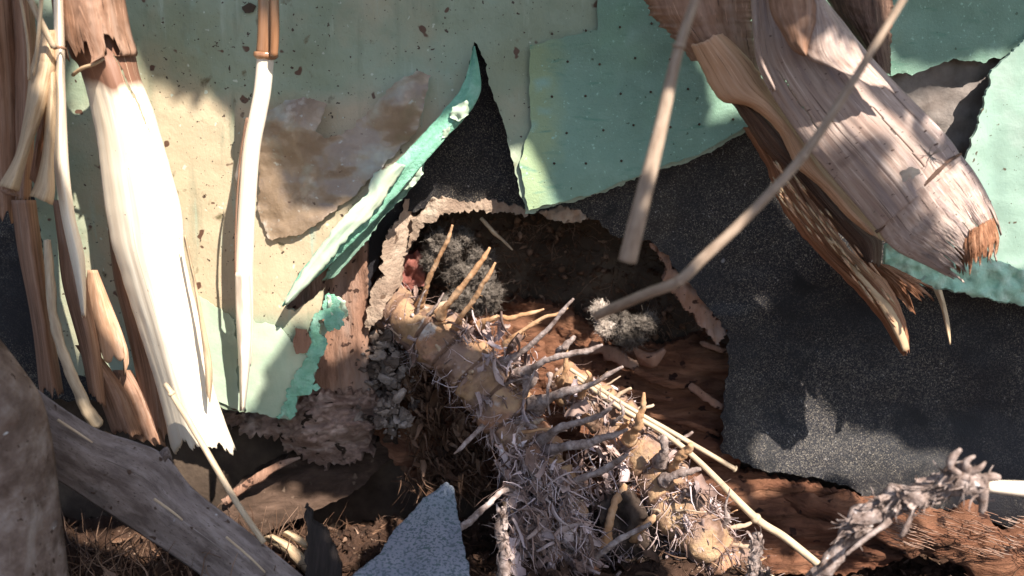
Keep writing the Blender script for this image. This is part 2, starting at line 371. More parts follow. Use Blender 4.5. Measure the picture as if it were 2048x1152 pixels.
M['rhiz'] = mat('yellow_rhizome', [(.22, .12, .07), (.34, .21, .12), (.42, .285, .17)], nscale=34, bdist=.004, bump=.9, bscale=100, rough=.75, low=[(22, (.24, .155, .12), .46, .58), (15, (.34, .17, .10), .52, .62), (48, (.14, .08, .055), .56, .66), (36, (.40, .36, .34), .62, .70)],
    specks=[((.07, .04, .03), 210, .70, .76)], stain=((.16, .09, .06), 40, .8, 1.1))
M['rootgrey'] = mat('grey_root', [(.08, .05, .04), (.24, .18, .16), (.42, .35, .33)], nscale=130, bump=1, bscale=200, streak=[((.10, .06, .045), (1, 1, 1), 45, .56, .66)], rough=.9, specks=[((.55, .52, .52), 90, .68, .73)])
M['roottan'] = mat('tan_root', [(.30, .15, .07), (.42, .24, .13), (.52, .36, .24)], nscale=70, bump=.6, bscale=260, rough=.8)
M['rootstraw'] = mat('straw_root', [(.30, .20, .13), (.42, .31, .22), (.55, .45, .35)], nscale=60, bump=.6, bscale=300, rough=.8)
M['husk'] = mat('husk_fibre', [(.26, .19, .175), (.45, .365, .35), (.60, .53, .53)], nscale=30, bump=.4, bscale=200, rough=.9, specks=[((.52, .50, .52), 60, .70, .74)], transl=.15, vary=[(0, (.35, .28, .24)), (.35, (.75, .62, .55)), (.7, (1, .95, .95)), (1, (1.6, 1.6, 1.7))])
M['soil'] = mat('soil', [(.018, .009, .006), (.045, .023, .014), (.09, .05, .034)], nscale=40, bump=1, bscale=130, rough=1, bdist=.006, low=[(7, (.05, .026, .017), .5, .65)], specks=[((.26, .18, .13), 160, .68, .72)])
M['litter'] = mat('litter', [(.06, .033, .02), (.12, .072, .046), (.22, .145, .10)], nscale=16, detail=2, bump=.4, bscale=200, rough=.9, vary=[(0, (.35, .28, .24)), (.35, (.75, .62, .55)), (.7, (1, .95, .95)), (1, (1.6, 1.6, 1.7))])
M['fur'] = mat('grey_mould', [(.035, .028, .024), (.11, .095, .085), (.25, .225, .205)], nscale=60, bump=.5, rough=.9, vary=[(0, (.5, .45, .4)), (1, (1.5, 1.45, 1.4))])
M['furpale'] = mat('pale_mould', [(.30, .24, .20), (.42, .35, .30), (.5, .44, .4)], nscale=45, bump=0, rough=.9)
M['shingle'] = mat('slate_shingle', [(.13, .14, .185), (.185, .195, .24), (.25, .255, .30)], nscale=24, bump=.12, bscale=300, rough=.9, specks=[((.08, .10, .12), 420, .52, .58), ((.07, .10, .11), 200, .60, .66)], low=[(12, (.15, .17, .20), .5, .65)])
M['brick'] = mat('red_lump', [(.10, .03, .022), (.20, .07, .055), (.32, .15, .13)], nscale=90, bump=1, bscale=160, rough=.9)
M['leaf'] = mat('dry_bamboo_leaf', [(.16, .14, .06), (.30, .25, .12), (.40, .32, .17)], nscale=8, bump=.2, rough=.6)
M['leafgreen'] = mat('bamboo_leaf', [(.05, .09, .02), (.08, .12, .03), (.12, .15, .05)], nscale=8, bump=.2, rough=.5)
M['pebble'] = mat('crumbled_mortar', [(.07, .05, .04), (.15, .12, .10), (.25, .22, .20)], nscale=40, bump=.7, rough=.95, vary=[(0, (.35, .3, .28)), (1, (1.35, 1.35, 1.4))])

# ------------------------------------------------------------------ setting
def ground_z(x, y):
    fx = 1 / (1 + (x / 1.2) ** 2 + ((y + .3) / 1.2) ** 2)
    z = -0.215 + 0.030 * fbm(Vector((x * 5, y * 5, 1)), 4) * fx + 0.016 * fbm(Vector((x * 26, y * 26, 4)), 5) * fx
    z -= 0.045 * sstep(-.17, -.06, y) * sstep(1.0, .3, abs(x)) + 0.004 * fbm(Vector((x * 110, y * 110, 2)), 3) * fx
    z -= 0.028 * sstep(.12, .26, x) * sstep(1.2, .6, x) * sstep(-.5, -.2, y)
    z -= 0.045 * math.exp(-((x + .14) / .05) ** 2 - ((y + .14) / .035) ** 2)
    return z
def axis(lo, hi, flo, fhi, st):
    a = []; x = flo
    while x <= fhi: a.append(x); x += st
    s = st; x = fhi
    while x < hi: s *= 1.35; x += s; a.append(x)
    s = st; x = flo; b = []
    while x > lo: s *= 1.35; x -= s; b.append(x)
    return sorted(b) + a
g = MB(); xs = axis(-60, 60, -.55, .60, .0042); ys = axis(-60, 12, -.50, .16, .0042); nx = len(xs)
for y in ys:
    for x in xs: g.add((x, y, ground_z(x, y)), (x, y))
for j in range(len(ys) - 1):
    for i in range(nx - 1):
        a = j * nx + i; g.f.append((a, a + 1, a + nx + 1, a + nx))
tag(g.build('ground', M['soil'], base=Vector((0, 0, 0))), None, None, kind='structure')

# house wall behind everything: a backing board with a hollow knocked in it
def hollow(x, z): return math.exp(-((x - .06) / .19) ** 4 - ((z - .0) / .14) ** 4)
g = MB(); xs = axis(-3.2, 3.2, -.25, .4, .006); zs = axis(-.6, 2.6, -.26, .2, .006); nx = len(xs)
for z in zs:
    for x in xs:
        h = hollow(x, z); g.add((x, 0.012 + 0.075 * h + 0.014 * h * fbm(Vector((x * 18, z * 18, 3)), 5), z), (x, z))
for j in range(len(zs) - 1):
    for i in range(nx - 1):
        a = j * nx + i; g.f.append((a, a + 1, a + nx + 1, a + nx))
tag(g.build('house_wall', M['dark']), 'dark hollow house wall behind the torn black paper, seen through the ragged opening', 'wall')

# ------------------------------------------------------------------ tar paper
HOLE = [(735, 640), (745, 560), (770, 470), (815, 425), (880, 408), (980, 410), (1060, 428), (1130, 418), (1190, 440), (1225, 470), (1300, 482), (1340, 520), (1372, 562), (1415, 615), (1455, 660), (1458, 720), (1446, 800), (1443, 908), (1540, 945), (1640, 955), (1720, 985), (1760, 1010)]
tp = MB()
out = HOLE + [(1900, 1020), (2048, 1062), (2600, 1180), (3600, 1300), (3600, -900), (-1500, -900), (-1500, 800), (600, 800), (680, 720)]
def tar_depth(x, y):
    d = 0.004 * fbm(Vector((x * .003, y * .003, 2)), 3) + .0016 * fbm(Vector((x * .012, y * .02, 5)), 4)
    e = max(0, 1 - abs(x - 1455) / 70) if y > 620 else 0
    return -0.006 + d - .008 * e - 0.022 * sstep(800, 1000, y) * sstep(1350, 1500, x)
sheet(tp, out, tar_depth, step=13, thick=.0016, rag=5, rags=.06)
tag(tp.build('tar_paper', M['tar'], smooth=True), 'black speckled tar paper torn open around the hole and hanging down the right side', 'tar paper')

# mud and stucco rim round the hole
ring_o = thing('mud_plaster', 'cracked brown and cream mud plaster arching round the broken hole', 'plaster', P(740, 640, -.02))
rim = MB()
ro = [(838, 384), (820, 415), (835, 452), (832, 482), (803, 512), (806, 545), (798, 575), (772, 603), (752, 650), (738, 662), (730, 655), (738, 610), (745, 580), (766, 552), (764, 510), (772, 476), (792, 440), (806, 418), (820, 388)]
sheet(rim, ro, lambda x, y: -.026 + .004 * fbm(Vector((x * .015, y * .015, 1)), 4) + .026 * sstep(765, 840, x), step=6, thick=.022, rag=6, rags=.08)
rim.build('crust', M['stucco'], ring_o)['label'] = 'cracked pale stucco edge standing upright on the left side of the hole'
rim = MB()
ro = [(825, 470), (822, 440), (845, 425), (862, 402), (905, 396), (930, 408), (985, 400), (1020, 412), (1058, 420), (1056, 432), (1010, 424), (985, 428), (955, 419), (920, 428), (895, 424), (872, 440), (850, 446), (838, 474), (815, 500)]
sheet(rim, ro, lambda x, y: -.013 + .004 * fbm(Vector((x * .02, y * .02, 1)), 4), step=5, thick=.016, rag=6, rags=.10)
rim.build('crust', M['stucco'], ring_o)['label'] = 'brown mud lip arching over the top of the hole, in shade'
rim = MB()
ro = [(1078, 425), (1120, 412), (1160, 422), (1180, 438), (1160, 447), (1130, 446), (1095, 436)]
sheet(rim, ro, lambda x, y: -.016 + .008 * fbm(Vector((x * .05, y * .05, 1)), 4), step=6, thick=.012, rag=4, rags=.1)
rim.build('crust', M['stucco'], ring_o)['label'] = 'short crumbled stucco lump under the tip of the right green flap'
rim = MB()
ro = [(1296, 486), (1318, 490), (1345, 530), (1375, 560), (1420, 615), (1452, 655), (1440, 690), (1400, 650), (1360, 600), (1325, 572), (1328, 545), (1335, 530), (1320, 505)]
sheet(rim, ro, lambda x, y: .001 + .006 * fbm(Vector((x * .05, y * .05, 1)), 4), step=7, thick=.012, rag=8, rags=.06)
rim.build('crust', M['stud'], ring_o)['label'] = 'thin reddish brown board edge showing along the right rim of the hole'

# rotten sheathing board low in the opening
rb = MB()
ro = [(985, 640), (1100, 655), (1200, 690), (1330, 690), (1470, 640), (1500, 760), (1480, 940), (1640, 975), (1800, 1010), (1810, 1120), (1700, 1150), (1400, 1150), (1200, 1000), (1050, 900), (960, 760)]
def rb_depth(x, y):
    s = (y - 600) / 400
    return .075 - .10 * clamp(s, 0, 1.45) + .014 * fbm(Vector((x * .006, y * .03, 4)), 5) + .005 * fbm(Vector((x * .03, y * .1, 4)), 4) - .010 * abs(math.sin(y * .035 - x * .012))
sheet(rb, ro, rb_depth, step=9, thick=.01, rag=8)
o = thing('sheathing_board', 'rotten red brown board splitting along its grain below the hole', 'board', P(1250, 900, .02))
rb.build('board', M['redwood'], o)
for i, (pts) in enumerate([[(1180, 690, .03, 12), (1240, 715, .02, 14), (1275, 735, .02, 9)], [(1270, 740, .015, 7), (1340, 770, .012, 9), (1395, 765, .015, 4)], [(1380, 770, .01, 8), (1420, 800, .0, 8), (1448, 815, -.002, 6)],
        [(1150, 745, .01, 5), (1250, 780, .0, 6), (1345, 800, .0, 5)], [(1400, 685, .03, 4), (1430, 695, .02, 6), (1456, 703, .02, 5)], [(1300, 830, .0, 4), (1380, 848, -.005, 6), (1440, 870, -.005, 4)]]):
    s = MB(); tube(s, pts, 8, rough=.7, rs=160, flat=.35); s.build('splinter', M['redwood' if i % 2 else 'stud'], o)
s = MB(); strip(s, [(1262, 690), (1300, 705), (1330, 692)], [(1280, 730), (1310, 735), (1335, 700)], [.01, .0, .02], bulge=.008, nu=10, rag1=.1)
s.build('splinter', M['stud'], o)

# left stud and rotten end, dark plank
st = MB()
sheet(st, [(690, 470), (735, 470), (733, 560), (735, 640), (738, 760), (750, 800), (700, 815), (560, 830), (560, 600), (640, 500)],
      lambda x, y: -.018 + .006 * fbm(Vector((x * .05, y * .008, 1)), 4), step=9, thick=.05, rag=3)
tag(st.build('wall_stud', M['stud']), 'upright reddish weathered wall stud left of the hole, partly under the green sheet', 'stud')
rt = MB()
ro = [(440, 815), (560, 835), (640, 790), (700, 783), (745, 790), (752, 850), (735, 880), (748, 905), (720, 912), (700, 932), (670, 925), (650, 938), (610, 920), (580, 905), (560, 885), (500, 870), (440, 850)]
def rt_depth(x, y):
    c = math.exp(-((x - 650) / 110) ** 2 - ((y - 860) / 60) ** 2)
    return -.022 - .035 * c + .018 * fbm(Vector((x * .012, y * .025, 3)), 5) + .009 * fbm(Vector((x * .05, y * .09, 3)), 4)
sheet(rt, ro, rt_depth, step=4.5, thick=.04, rag=12, rags=.11)
tag(rt.build('rotten_sill', M['rot']), 'crumbling grey brown rotten sill end with ragged lower edge under the stud', 'timber')
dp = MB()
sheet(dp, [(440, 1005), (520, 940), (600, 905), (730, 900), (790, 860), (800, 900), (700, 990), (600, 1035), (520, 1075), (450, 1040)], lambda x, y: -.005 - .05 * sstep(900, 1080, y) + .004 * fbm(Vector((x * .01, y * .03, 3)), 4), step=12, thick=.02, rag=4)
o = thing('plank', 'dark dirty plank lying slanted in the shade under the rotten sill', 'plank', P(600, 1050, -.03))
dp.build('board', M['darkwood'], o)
s = MB(); tube(s, [(448, 1005, -.05, 9), (500, 965, -.045, 10), (560, 930, -.04, 7), (600, 915, -.035, 3)], 7, rough=.5, flat=.5); s.build('split_edge', M['stud'], o)

# grimy stucco at top right
gs = MB()
sheet(gs, [(1700, 90), (2010, 90), (2000, 330), (1900, 330), (1760, 260)], lambda x, y: -.026 + .004 * fbm(Vector((x * .02, y * .02, 3)), 4), step=10, thick=.006, rag=5)
tag(gs.build('stucco_patch', M['grime']), 'bare grimy grey stucco patch between the green pieces at top right', 'stucco')

# ------------------------------------------------------------------ green sheathing
GD = -.030
def green_depth(x, y):
    d = GD + .006 * fbm(Vector((x * .0022, y * .0022, 8)), 4) + .0007 * fbm(Vector((x * .03, y * .03, 8)), 3)
    # left flap rolls outwards towards the tear
    L = ((x - 948) * (610 - 85) - (y - 85) * (565 - 948)) / 650.0      # signed distance to tear line (px), negative = left
    if x < 960 and y > 60: d -= .036 * sstep(-230, 0, L) * sstep(80, 420, y)
    # right flap
    if x > 955: d -= .026 * sstep(120, 430, y) * sstep(1500, 1050, x)
    return d
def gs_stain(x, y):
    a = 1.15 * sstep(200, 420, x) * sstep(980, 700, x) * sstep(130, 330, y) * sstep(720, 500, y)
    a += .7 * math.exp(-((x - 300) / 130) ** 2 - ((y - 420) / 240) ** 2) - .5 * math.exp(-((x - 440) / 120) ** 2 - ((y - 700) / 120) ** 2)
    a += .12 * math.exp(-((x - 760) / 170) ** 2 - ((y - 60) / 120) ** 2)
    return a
gr = MB()
main = [(-60, -900), (1800, -900), (1790, 150), (1700, 230), (1490, 262), (1400, 315), (1300, 345), (1210, 385), (1130, 408), (1052, 428), (1040, 380), (1025, 330), (1012, 260), (985, 190), (972, 130), (950, 84),
        (935, 150), (900, 220), (840, 320), (760, 400), (700, 460), (640, 520), (565, 612), (590, 625), (650, 575), (640, 640), (655, 660), (640, 720), (625, 760), (598, 790), (582, 838), (480, 825), (380, 800), (250, 790), (140, 740), (95, 560), (70, 400), (40, 200)]
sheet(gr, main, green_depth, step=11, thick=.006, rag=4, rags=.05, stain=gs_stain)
g0 = thing('green_sheet', 'speckled pale green foam sheet, stained tan at left, slit open over the hole', 'foam sheet', P(700, 500, GD))
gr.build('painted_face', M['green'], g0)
# bright torn foam edge along the tear
fe = MB()
strip(fe, [(947, 92), (925, 170), (875, 235), (815, 300), (735, 385), (660, 470), (600, 545), (563, 612)], [(950, 92), (962, 180), (930, 235), (880, 290), (815, 365), (735, 455), (655, 535), (566, 614)],
      [-.040, -.062, -.072, -.077, -.08, -.085], bulge=.0025, nu=16, nv=110, thick=.003, rag1=0.0, ridge=.0016, ridn=6, edgerag=.05)
fe.build('torn_edge', M['foam_edge'], g0)
fe = MB()
strip(fe, [(790, 325), (745, 350), (735, 385), (690, 430), (620, 520), (565, 606)], [(812, 330), (782, 375), (745, 430), (700, 470), (640, 545), (572, 614)], [-.080, -.086, -.090, -.093], bulge=.002, nu=10, nv=60, thick=.001, rag1=.02, edgerag=.14, ridge=.002)
fe.build('torn_edge', M['pale_skin'], g0)
fe = MB()
strip(fe, [(850, 320), (800, 370), (740, 430), (680, 500), (640, 570)], [(846, 345), (812, 390), (762, 440), (735, 480), (665, 560)], [-.06, -.062, -.066, -.06], bulge=-.003, nu=10, nv=60, thick=.002, rag1=.05, edgerag=.14)
fe.build('torn_edge', M['green_clean'], g0)
for pts in ([(905, 215), (935, 200), (938, 230), (915, 243), (900, 235)], [(885, 260), (902, 250), (895, 275), (884, 276)], [(810, 350), (845, 330), (848, 350), (815, 380), (795, 378)], [(655, 590), (690, 600), (695, 630), (668, 650), (655, 620)]):
    f = MB(); sheet(f, pts, lambda x, y: -.07 + .006 * fbm(Vector((x * .06, y * .06, 1)), 3), step=5, thick=.001, rag=3, rags=.1); f.build('loose_skin', M['furpale'] if False else M['pale_skin'], g0)
# tan peeling film curls
f = MB()
ps = [(512, 262), (530, 225), (570, 200), (620, 195), (655, 208), (632, 262), (650, 278), (700, 258), (745, 215), (790, 165), (840, 142), (860, 150), (850, 200), (835, 260), (770, 330), (700, 400), (600, 470), (540, 480), (515, 420), (520, 340)]
def film_depth(x, y):
    e = sstep(330, 200, y - .1 * (x - 600) * 0)
    L = (x - 512) * .35 + (y - 200) * .9
    return green_depth(x, y) - .006 - .020 * math.exp(-((x - 600) / 90) ** 2 - ((y - 250) / 70) ** 2) - .022 * math.exp(-((x - 800) / 60) ** 2 - ((y - 200) / 60) ** 2) + .004 * fbm(Vector((x * .012, y * .02, 1)), 4)
sheet(f, ps, film_depth, step=8, thick=.0012, rag=4, rags=.07)
f.build('peeling_film', M['tan_film'], g0)
# pale clean skin patches lower left
f = MB(); sheet(f, [(395, 590), (470, 640), (480, 825), (430, 800), (400, 700)], lambda x, y: green_depth(x, y) - .003, step=12, thick=.001, rag=4); f.build('bare_patch', M['pale_skin'], g0)
f = MB(); sheet(f, [(505, 640), (560, 655), (600, 700), (635, 720), (620, 765), (592, 792), (576, 836), (490, 826)], lambda x, y: green_depth(x, y) - .004, step=12, thick=.001, rag=5); f.build('bare_patch', M['pale_skin'], g0)
f = MB(); sheet(f, [(655, 590), (680, 600), (690, 655), (660, 665), (640, 640), (650, 700), (640, 715), (622, 770), (640, 775), (600, 795), (583, 836), (555, 836), (580, 780), (610, 720), (620, 650)], lambda x, y: green_depth(x, y) - .007 + .003 * fbm(Vector((x * .03, y * .03, 1)), 4), step=7, thick=.002, rag=7, rags=.08)
f.build('torn_edge', M['foam_edge'], g0)
f = MB(); sheet(f, [(590, 655), (612, 660), (622, 685), (615, 708), (592, 708), (584, 685)], lambda x, y: green_depth(x, y) - .008, step=6, thick=.001, rag=3); f.build('nail_hole', M['stud'], g0)
f = MB(); sheet(f, [(484, 14), (500, 5), (512, 12), (506, 24), (490, 26)], lambda x, y: green_depth(x, y) - .002, step=5, thick=.001, rag=2); f.build('nail_hole', M['dark'], g0)
# cleaner board face on right flap
def rf_depth(x, y): return green_depth(x, y) - .0055
f = MB(); sheet(f, [(1060, 90), (1195, 60), (1210, -300), (1700, -300), (1700, 222), (1490, 255), (1400, 308), (1300, 340), (1210, 380), (1130, 403), (1056, 421), (1040, 330), (1062, 250), (1058, 160)], rf_depth, step=11, thick=.002, rag=3, rags=.04,
    stain=lambda x, y: .7 * sstep(1180, 1020, x))
clean = f.build('clean_face', M['green_clean'], g0)
f = MB()   # dotted row of pin holes
for i in range(9):
    for j in range(6):
        x = 1108 + i * 66 + (j % 2) * 30 + random.uniform(-5, 5); y = 62 + j * 66 + random.uniform(-6, 6) - (i * 4)
        if inpoly(x, y, [(1070, 60), (1500, 20), (1480, 235), (1300, 325), (1130, 385), (1065, 390)]):
            tube(f, [(x - 1.6, y, rf_depth(x, y) - .0005, 2.3), (x + 1.6, y + 2, rf_depth(x, y) - .0005, 2.3)], 6, n=3)
f.build('pin_hole', M['dark'], clean)['kind'] = 'stuff'
# right green pieces
o = thing('green_sheet', 'green foam sheet piece at the top right corner with dark torn bottom edge', 'foam sheet', P(1850, 150, -.04))
f = MB(); sheet(f, [(1730, -900), (3600, -900), (3600, 60), (2048, 80), (2012, 112), (1960, 125), (1900, 118), (1850, 140), (1790, 152), (1740, 160)], lambda x, y: -.045 + .006 * fbm(Vector((x * .004, y * .004, 1)), 4), step=11, thick=.006, rag=5)
f.build('painted_face', M['green_clean'], o)
o = thing('green_sheet', 'sunlit pale green sheet hanging down the right side behind the broken sheath', 'foam sheet', P(1950, 600, -.05))
f = MB(); sheet(f, [(2070, 60), (3600, 60), (3600, 800), (2500, 720), (2048, 612), (1930, 590), (1850, 575), (1765, 552), (1775, 490), (1900, 480), (1925, 330), (1955, 250), (1985, 140)], lambda x, y: -.055 - .012 * sstep(1990, 1930, x) + .007 * fbm(Vector((x * .004, y * .004, 1)), 3) + .0006 * fbm(Vector((x * .03, y * .03, 1)), 4), step=10, thick=.004, rag=4)
f.build('painted_face', M['aqua'], o)
f = MB(); sheet(f, [(1765, 552), (1775, 490), (1840, 470), (1960, 510), (2060, 545), (2060, 612), (1930, 588), (1850, 572)], lambda x, y: -.072 + .008 * fbm(Vector((x * .03, y * .03, 1)), 5), step=7, thick=.006, rag=4)
f.build('torn_edge', M['foam_pale'], o)

# ------------------------------------------------------------------ left bamboo
o = thing('culm_sheath', 'large sun bleached bamboo sheath with split side and ragged foot, at left', 'bamboo sheath', P(350, 900, -.12))
f = MB()
L1 = [(120, -60), (125, 40), (140, 110), (160, 140), (190, 260), (215, 450), (245, 560), (290, 700), (320, 800), (345, 910)]
R1 = [(230, -60), (262, 60), (280, 150), (310, 230), (345, 350), (365, 430), (372, 520), (400, 640), (430, 780), (478, 915)]
def slit(u, v):
    w = .020 * (1 - abs(v - .36) / .11) + .006
    return .23 < v < .47 and abs(u - (.72 + (v - .3) * .75 + .008 * math.sin(v * 70))) < w
strip(f, L1, R1, [-.10, -.11, -.12, -.125, -.13], bulge=.032, nu=80, nv=110, rag1=.03, spike=7, ridn=22, cut=lambda u, v: slit(u, v * 1.35 - .0) , stain=lambda u, v: .62 * sstep(.28, .20, v) + .22 * math.exp(-((u - .45) / .12) ** 2 - ((v - .27) / .07) ** 2), seed=1, edgerag=.01)
f.build('sheath', M['cream'], o)
f = MB(); strip(f, [(96, -60), (105, 20), (118, 90), (130, 118), (150, 160)], [(240, -60), (262, 60), (275, 110), (240, 105), (215, 95)], [-.104, -.113, -.117], bulge=.034, nu=40, nv=40, thick=.0007, rag1=.40, spike=5, seed=4)
f.build('outer_sheath', M['brown'], o)
f = MB(); strip(f, [(366, 470), (385, 560), (395, 620), (408, 720), (412, 790)], [(372, 470), (398, 590), (410, 650), (425, 740), (420, 812)], [-.15, -.16, -.165], bulge=.003, nu=6, rag1=.03)
f.build('edge_strip', M['tan'], o)
f = MB(); tube(f, [(146, 150, -.128, 4), (165, 136, -.14, 4), (190, 128, -.145, 3.4), (208, 118, -.145, 2.5)], 7); f.build('node_ring', M['tan'], o)

o = thing('culm_sheath', 'pale tan bamboo sheath forked into two flared feet at far left', 'bamboo sheath', P(60, 400, -.15))
f = MB(); strip(f, [(85, 60), (62, 130), (48, 230), (30, 310), (-5, 372)], [(112, 60), (112, 130), (92, 215), (60, 300), (38, 385)], [-.13, -.15, -.16, -.165, -.18], bulge=.012, nu=18, rag1=.01, stain=lambda u, v: .3 * (v < .2)); f.build('sheath', M['tan'], o)
f = MB(); strip(f, [(95, 100), (92, 215), (85, 300), (72, 360), (58, 392)], [(112, 100), (112, 230), (108, 320), (110, 380), (105, 412)], [-.13, -.155, -.16, -.165, -.175], bulge=.010, nu=14, rag1=.01); f.build('sheath', M['tan'], o)
f = MB(); strip(f, [(0, 380), (8, 388), (24, 392)], [(34, 378), (34, 386), (40, 392)], [-.165, -.165], bulge=.004, nu=6, rag1=.0); f.build('curled_lip', M['brown'], o)
f = MB(); strip(f, [(85, 190), (70, 290), (58, 360)], [(95, 195), (92, 300), (88, 390)], [-.135, -.14, -.14], bulge=.003, nu=8, rag1=.03); f.build('inner_sheath', M['rust'], o)
o = thing('bamboo_culm', 'sunlit slim pale bamboo culm between the forked sheath and the big sheath', 'bamboo', P(150, 520, -.14))
f = MB(); strip(f, [(106, -60), (108, 90), (110, 200), (108, 320), (122, 430), (150, 560), (165, 640)], [(125, -60), (130, 95), (131, 170), (138, 330), (150, 430), (170, 520), (172, 640)], [-.12, -.14, -.145, -.15, -.14], bulge=.014, nu=14, rag1=.02, stain=lambda u, v: .25 * (v < .15)); f.build('culm', M['cream'], o)
f = MB(); tube(f, [(108, 97, -.155, 3), (120, 94, -.158, 3), (131, 98, -.153, 3)], 6); f.build('node_ring', M['brown'], o)
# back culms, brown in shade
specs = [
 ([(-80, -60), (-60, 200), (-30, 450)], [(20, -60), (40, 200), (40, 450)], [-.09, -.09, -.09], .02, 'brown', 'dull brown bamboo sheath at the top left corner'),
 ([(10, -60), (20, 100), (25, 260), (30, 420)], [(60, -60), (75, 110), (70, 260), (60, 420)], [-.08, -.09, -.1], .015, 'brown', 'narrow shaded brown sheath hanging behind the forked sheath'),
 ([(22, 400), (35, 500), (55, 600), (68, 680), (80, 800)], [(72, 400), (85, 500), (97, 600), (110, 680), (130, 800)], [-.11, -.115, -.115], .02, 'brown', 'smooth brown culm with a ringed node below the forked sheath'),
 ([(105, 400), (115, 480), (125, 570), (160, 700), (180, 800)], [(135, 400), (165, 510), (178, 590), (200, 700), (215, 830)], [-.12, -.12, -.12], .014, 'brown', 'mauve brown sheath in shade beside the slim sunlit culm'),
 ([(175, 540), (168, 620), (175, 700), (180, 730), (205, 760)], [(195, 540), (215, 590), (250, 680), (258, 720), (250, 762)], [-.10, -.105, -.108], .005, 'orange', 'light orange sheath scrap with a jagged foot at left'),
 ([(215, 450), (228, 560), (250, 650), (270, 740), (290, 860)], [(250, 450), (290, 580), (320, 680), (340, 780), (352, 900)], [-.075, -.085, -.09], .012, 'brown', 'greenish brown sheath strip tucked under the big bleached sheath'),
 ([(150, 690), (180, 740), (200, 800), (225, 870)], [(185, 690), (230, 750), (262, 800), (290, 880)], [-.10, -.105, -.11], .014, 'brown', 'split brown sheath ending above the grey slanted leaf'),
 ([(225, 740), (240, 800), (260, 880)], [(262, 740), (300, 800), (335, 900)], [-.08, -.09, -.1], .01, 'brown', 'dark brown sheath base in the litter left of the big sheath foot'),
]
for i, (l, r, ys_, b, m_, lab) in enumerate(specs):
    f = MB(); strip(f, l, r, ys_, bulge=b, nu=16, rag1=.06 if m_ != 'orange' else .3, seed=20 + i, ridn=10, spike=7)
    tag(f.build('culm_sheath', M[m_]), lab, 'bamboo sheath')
f = MB(); tube(f, [(95, 480, -.135, 7), (100, 560, -.14, 9), (108, 640, -.145, 10), (135, 730, -.15, 11), (165, 800, -.15, 12), (192, 850, -.14, 14)], 9, rough=.3)
tag(f.build('bamboo_branch', M['stalk']), 'pale yellow bent branch running down into the litter at left', 'branch')
for i, (pts, lab) in enumerate([([(38, -20, -.16, 3), (55, 80, -.16, 3.2), (58, 160, -.16, 3)], 'thin straw twig left of the forked sheath top'), ([(52, -20, -.165, 6), (80, 40, -.165, 6.5), (108, 95, -.16, 6.5)], 'thicker straw twig crossing to the slim culm node'), ([(84, -20, -.17, 4), (76, 80, -.168, 4), (66, 150, -.165, 3)], 'pale twig crossing behind the straw twigs at top left')]):
    f = MB(); tube(f, pts, 7); tag(f.build('twig', M['stalk']), lab, 'twig')

# slim bamboo stem in front of the green sheet
o = thing('bamboo_culm', 'slim upright culm, glossy brown at top and bleached below, before the green sheet', 'bamboo', P(487, 822, -.09))
f = MB(); tube(f, [(536, -60, -.10, 21), (536, 60, -.10, 21), (533, 108, -.10, 21)], 20); f.build('internode', M['stemdark'], o)
f = MB(); tube(f, [(548, -40, -.113, 9), (550, 60, -.113, 9), (548, 112, -.112, 8)], 12); f.build('branch_ridge', M['stemdark'], o)
f = MB(); tube(f, [(532, 104, -.10, 24), (532, 112, -.10, 25), (532, 118, -.10, 20)], 20, n=6); f.build('node_ring', M['stemdark'], o)
f = MB(); tube(f, [(531, 116, -.10, 17), (525, 180, -.10, 17), (516, 230, -.10, 17), (503, 300, -.10, 17), (494, 420, -.098, 17), (488, 540, -.095, 18), (489, 560, -.095, 17), (491, 680, -.092, 15), (489, 730, -.09, 13)], 20)
f.build('internode', M['stem'], o)
f = MB(); strip(f, [(470, 545), (472, 640), (478, 740), (479, 824)], [(500, 545), (504, 640), (500, 730), (490, 822)], [-.112, -.11, -.105, -.10], bulge=.008, nu=10, rag1=.01); f.build('sheath', M['stem'], o)
f = MB(); strip(f, [(492, 235), (480, 300), (474, 370), (470, 440), (468, 548)], [(497, 235), (485, 300), (478, 370), (474, 440), (472, 548)], [-.108, -.11, -.11], bulge=.003, nu=6, rag1=.0); f.build('stem_shadow_line', M['brown'], o)  # brown strip painting the thin shadow line on the stem's left side
f = MB(); strip(f, [(482, 285), (475, 330), (468, 355)], [(486, 285), (484, 330), (475, 372)], [-.06, -.06, -.06], bulge=.001, nu=5, rag1=.1)
tag(f.build('film_scrap', M['cream']), 'tiny white torn scrap hanging left of the slim stem', 'scrap')

# ------------------------------------------------------------------ bottom left
o = thing('leaf_sheath', 'broad grey leaf sheath slanting across the bottom left corner, curled at its upper edge', 'sheath', P(300, 1050, -.2))
f = MB()
strip(f, [(-60, 640), (60, 765), (180, 850), (262, 880), (310, 898), (345, 925), (390, 980), (500, 1065), (610, 1155), (660, 1200)], [(-60, 830), (60, 930), (130, 970), (220, 1030), (290, 1075), (350, 1115), (400, 1150), (430, 1180), (470, 1220), (500, 1260)],
      [-.22, -.20, -.19, -.19, -.2, -.21], bulge=.006, nu=34, nv=90, rag1=0, ridge=.0005, ridn=20, seed=31, power=1.6, stain=lambda u, v: .28 * sstep(.45, .9, u))
f.build('blade', M['grey'], o)
f = MB(); strip(f, [(318, 905), (328, 895), (335, 893), (345, 915)], [(330, 925), (338, 915), (343, 922), (347, 935)], [-.21, -.215, -.21], bulge=.003, nu=8, rag1=.1, seed=3); f.build('torn_lip', M['grey'], o)
for a in ([(115, 840, -.222, 3), (150, 862, -.224, 2.6), (185, 885, -.222, 1.5)], [(308, 998, -.222, 3), (340, 1020, -.224, 2.5), (365, 1040, -.222, 2)], [(452, 1074, -.236, 2.5), (500, 1115, -.238, 2.3), (530, 1145, -.236, 2)]):
    f = MB(); tube(f, a, 6); f.build('raised_vein', M['stalk'], o)
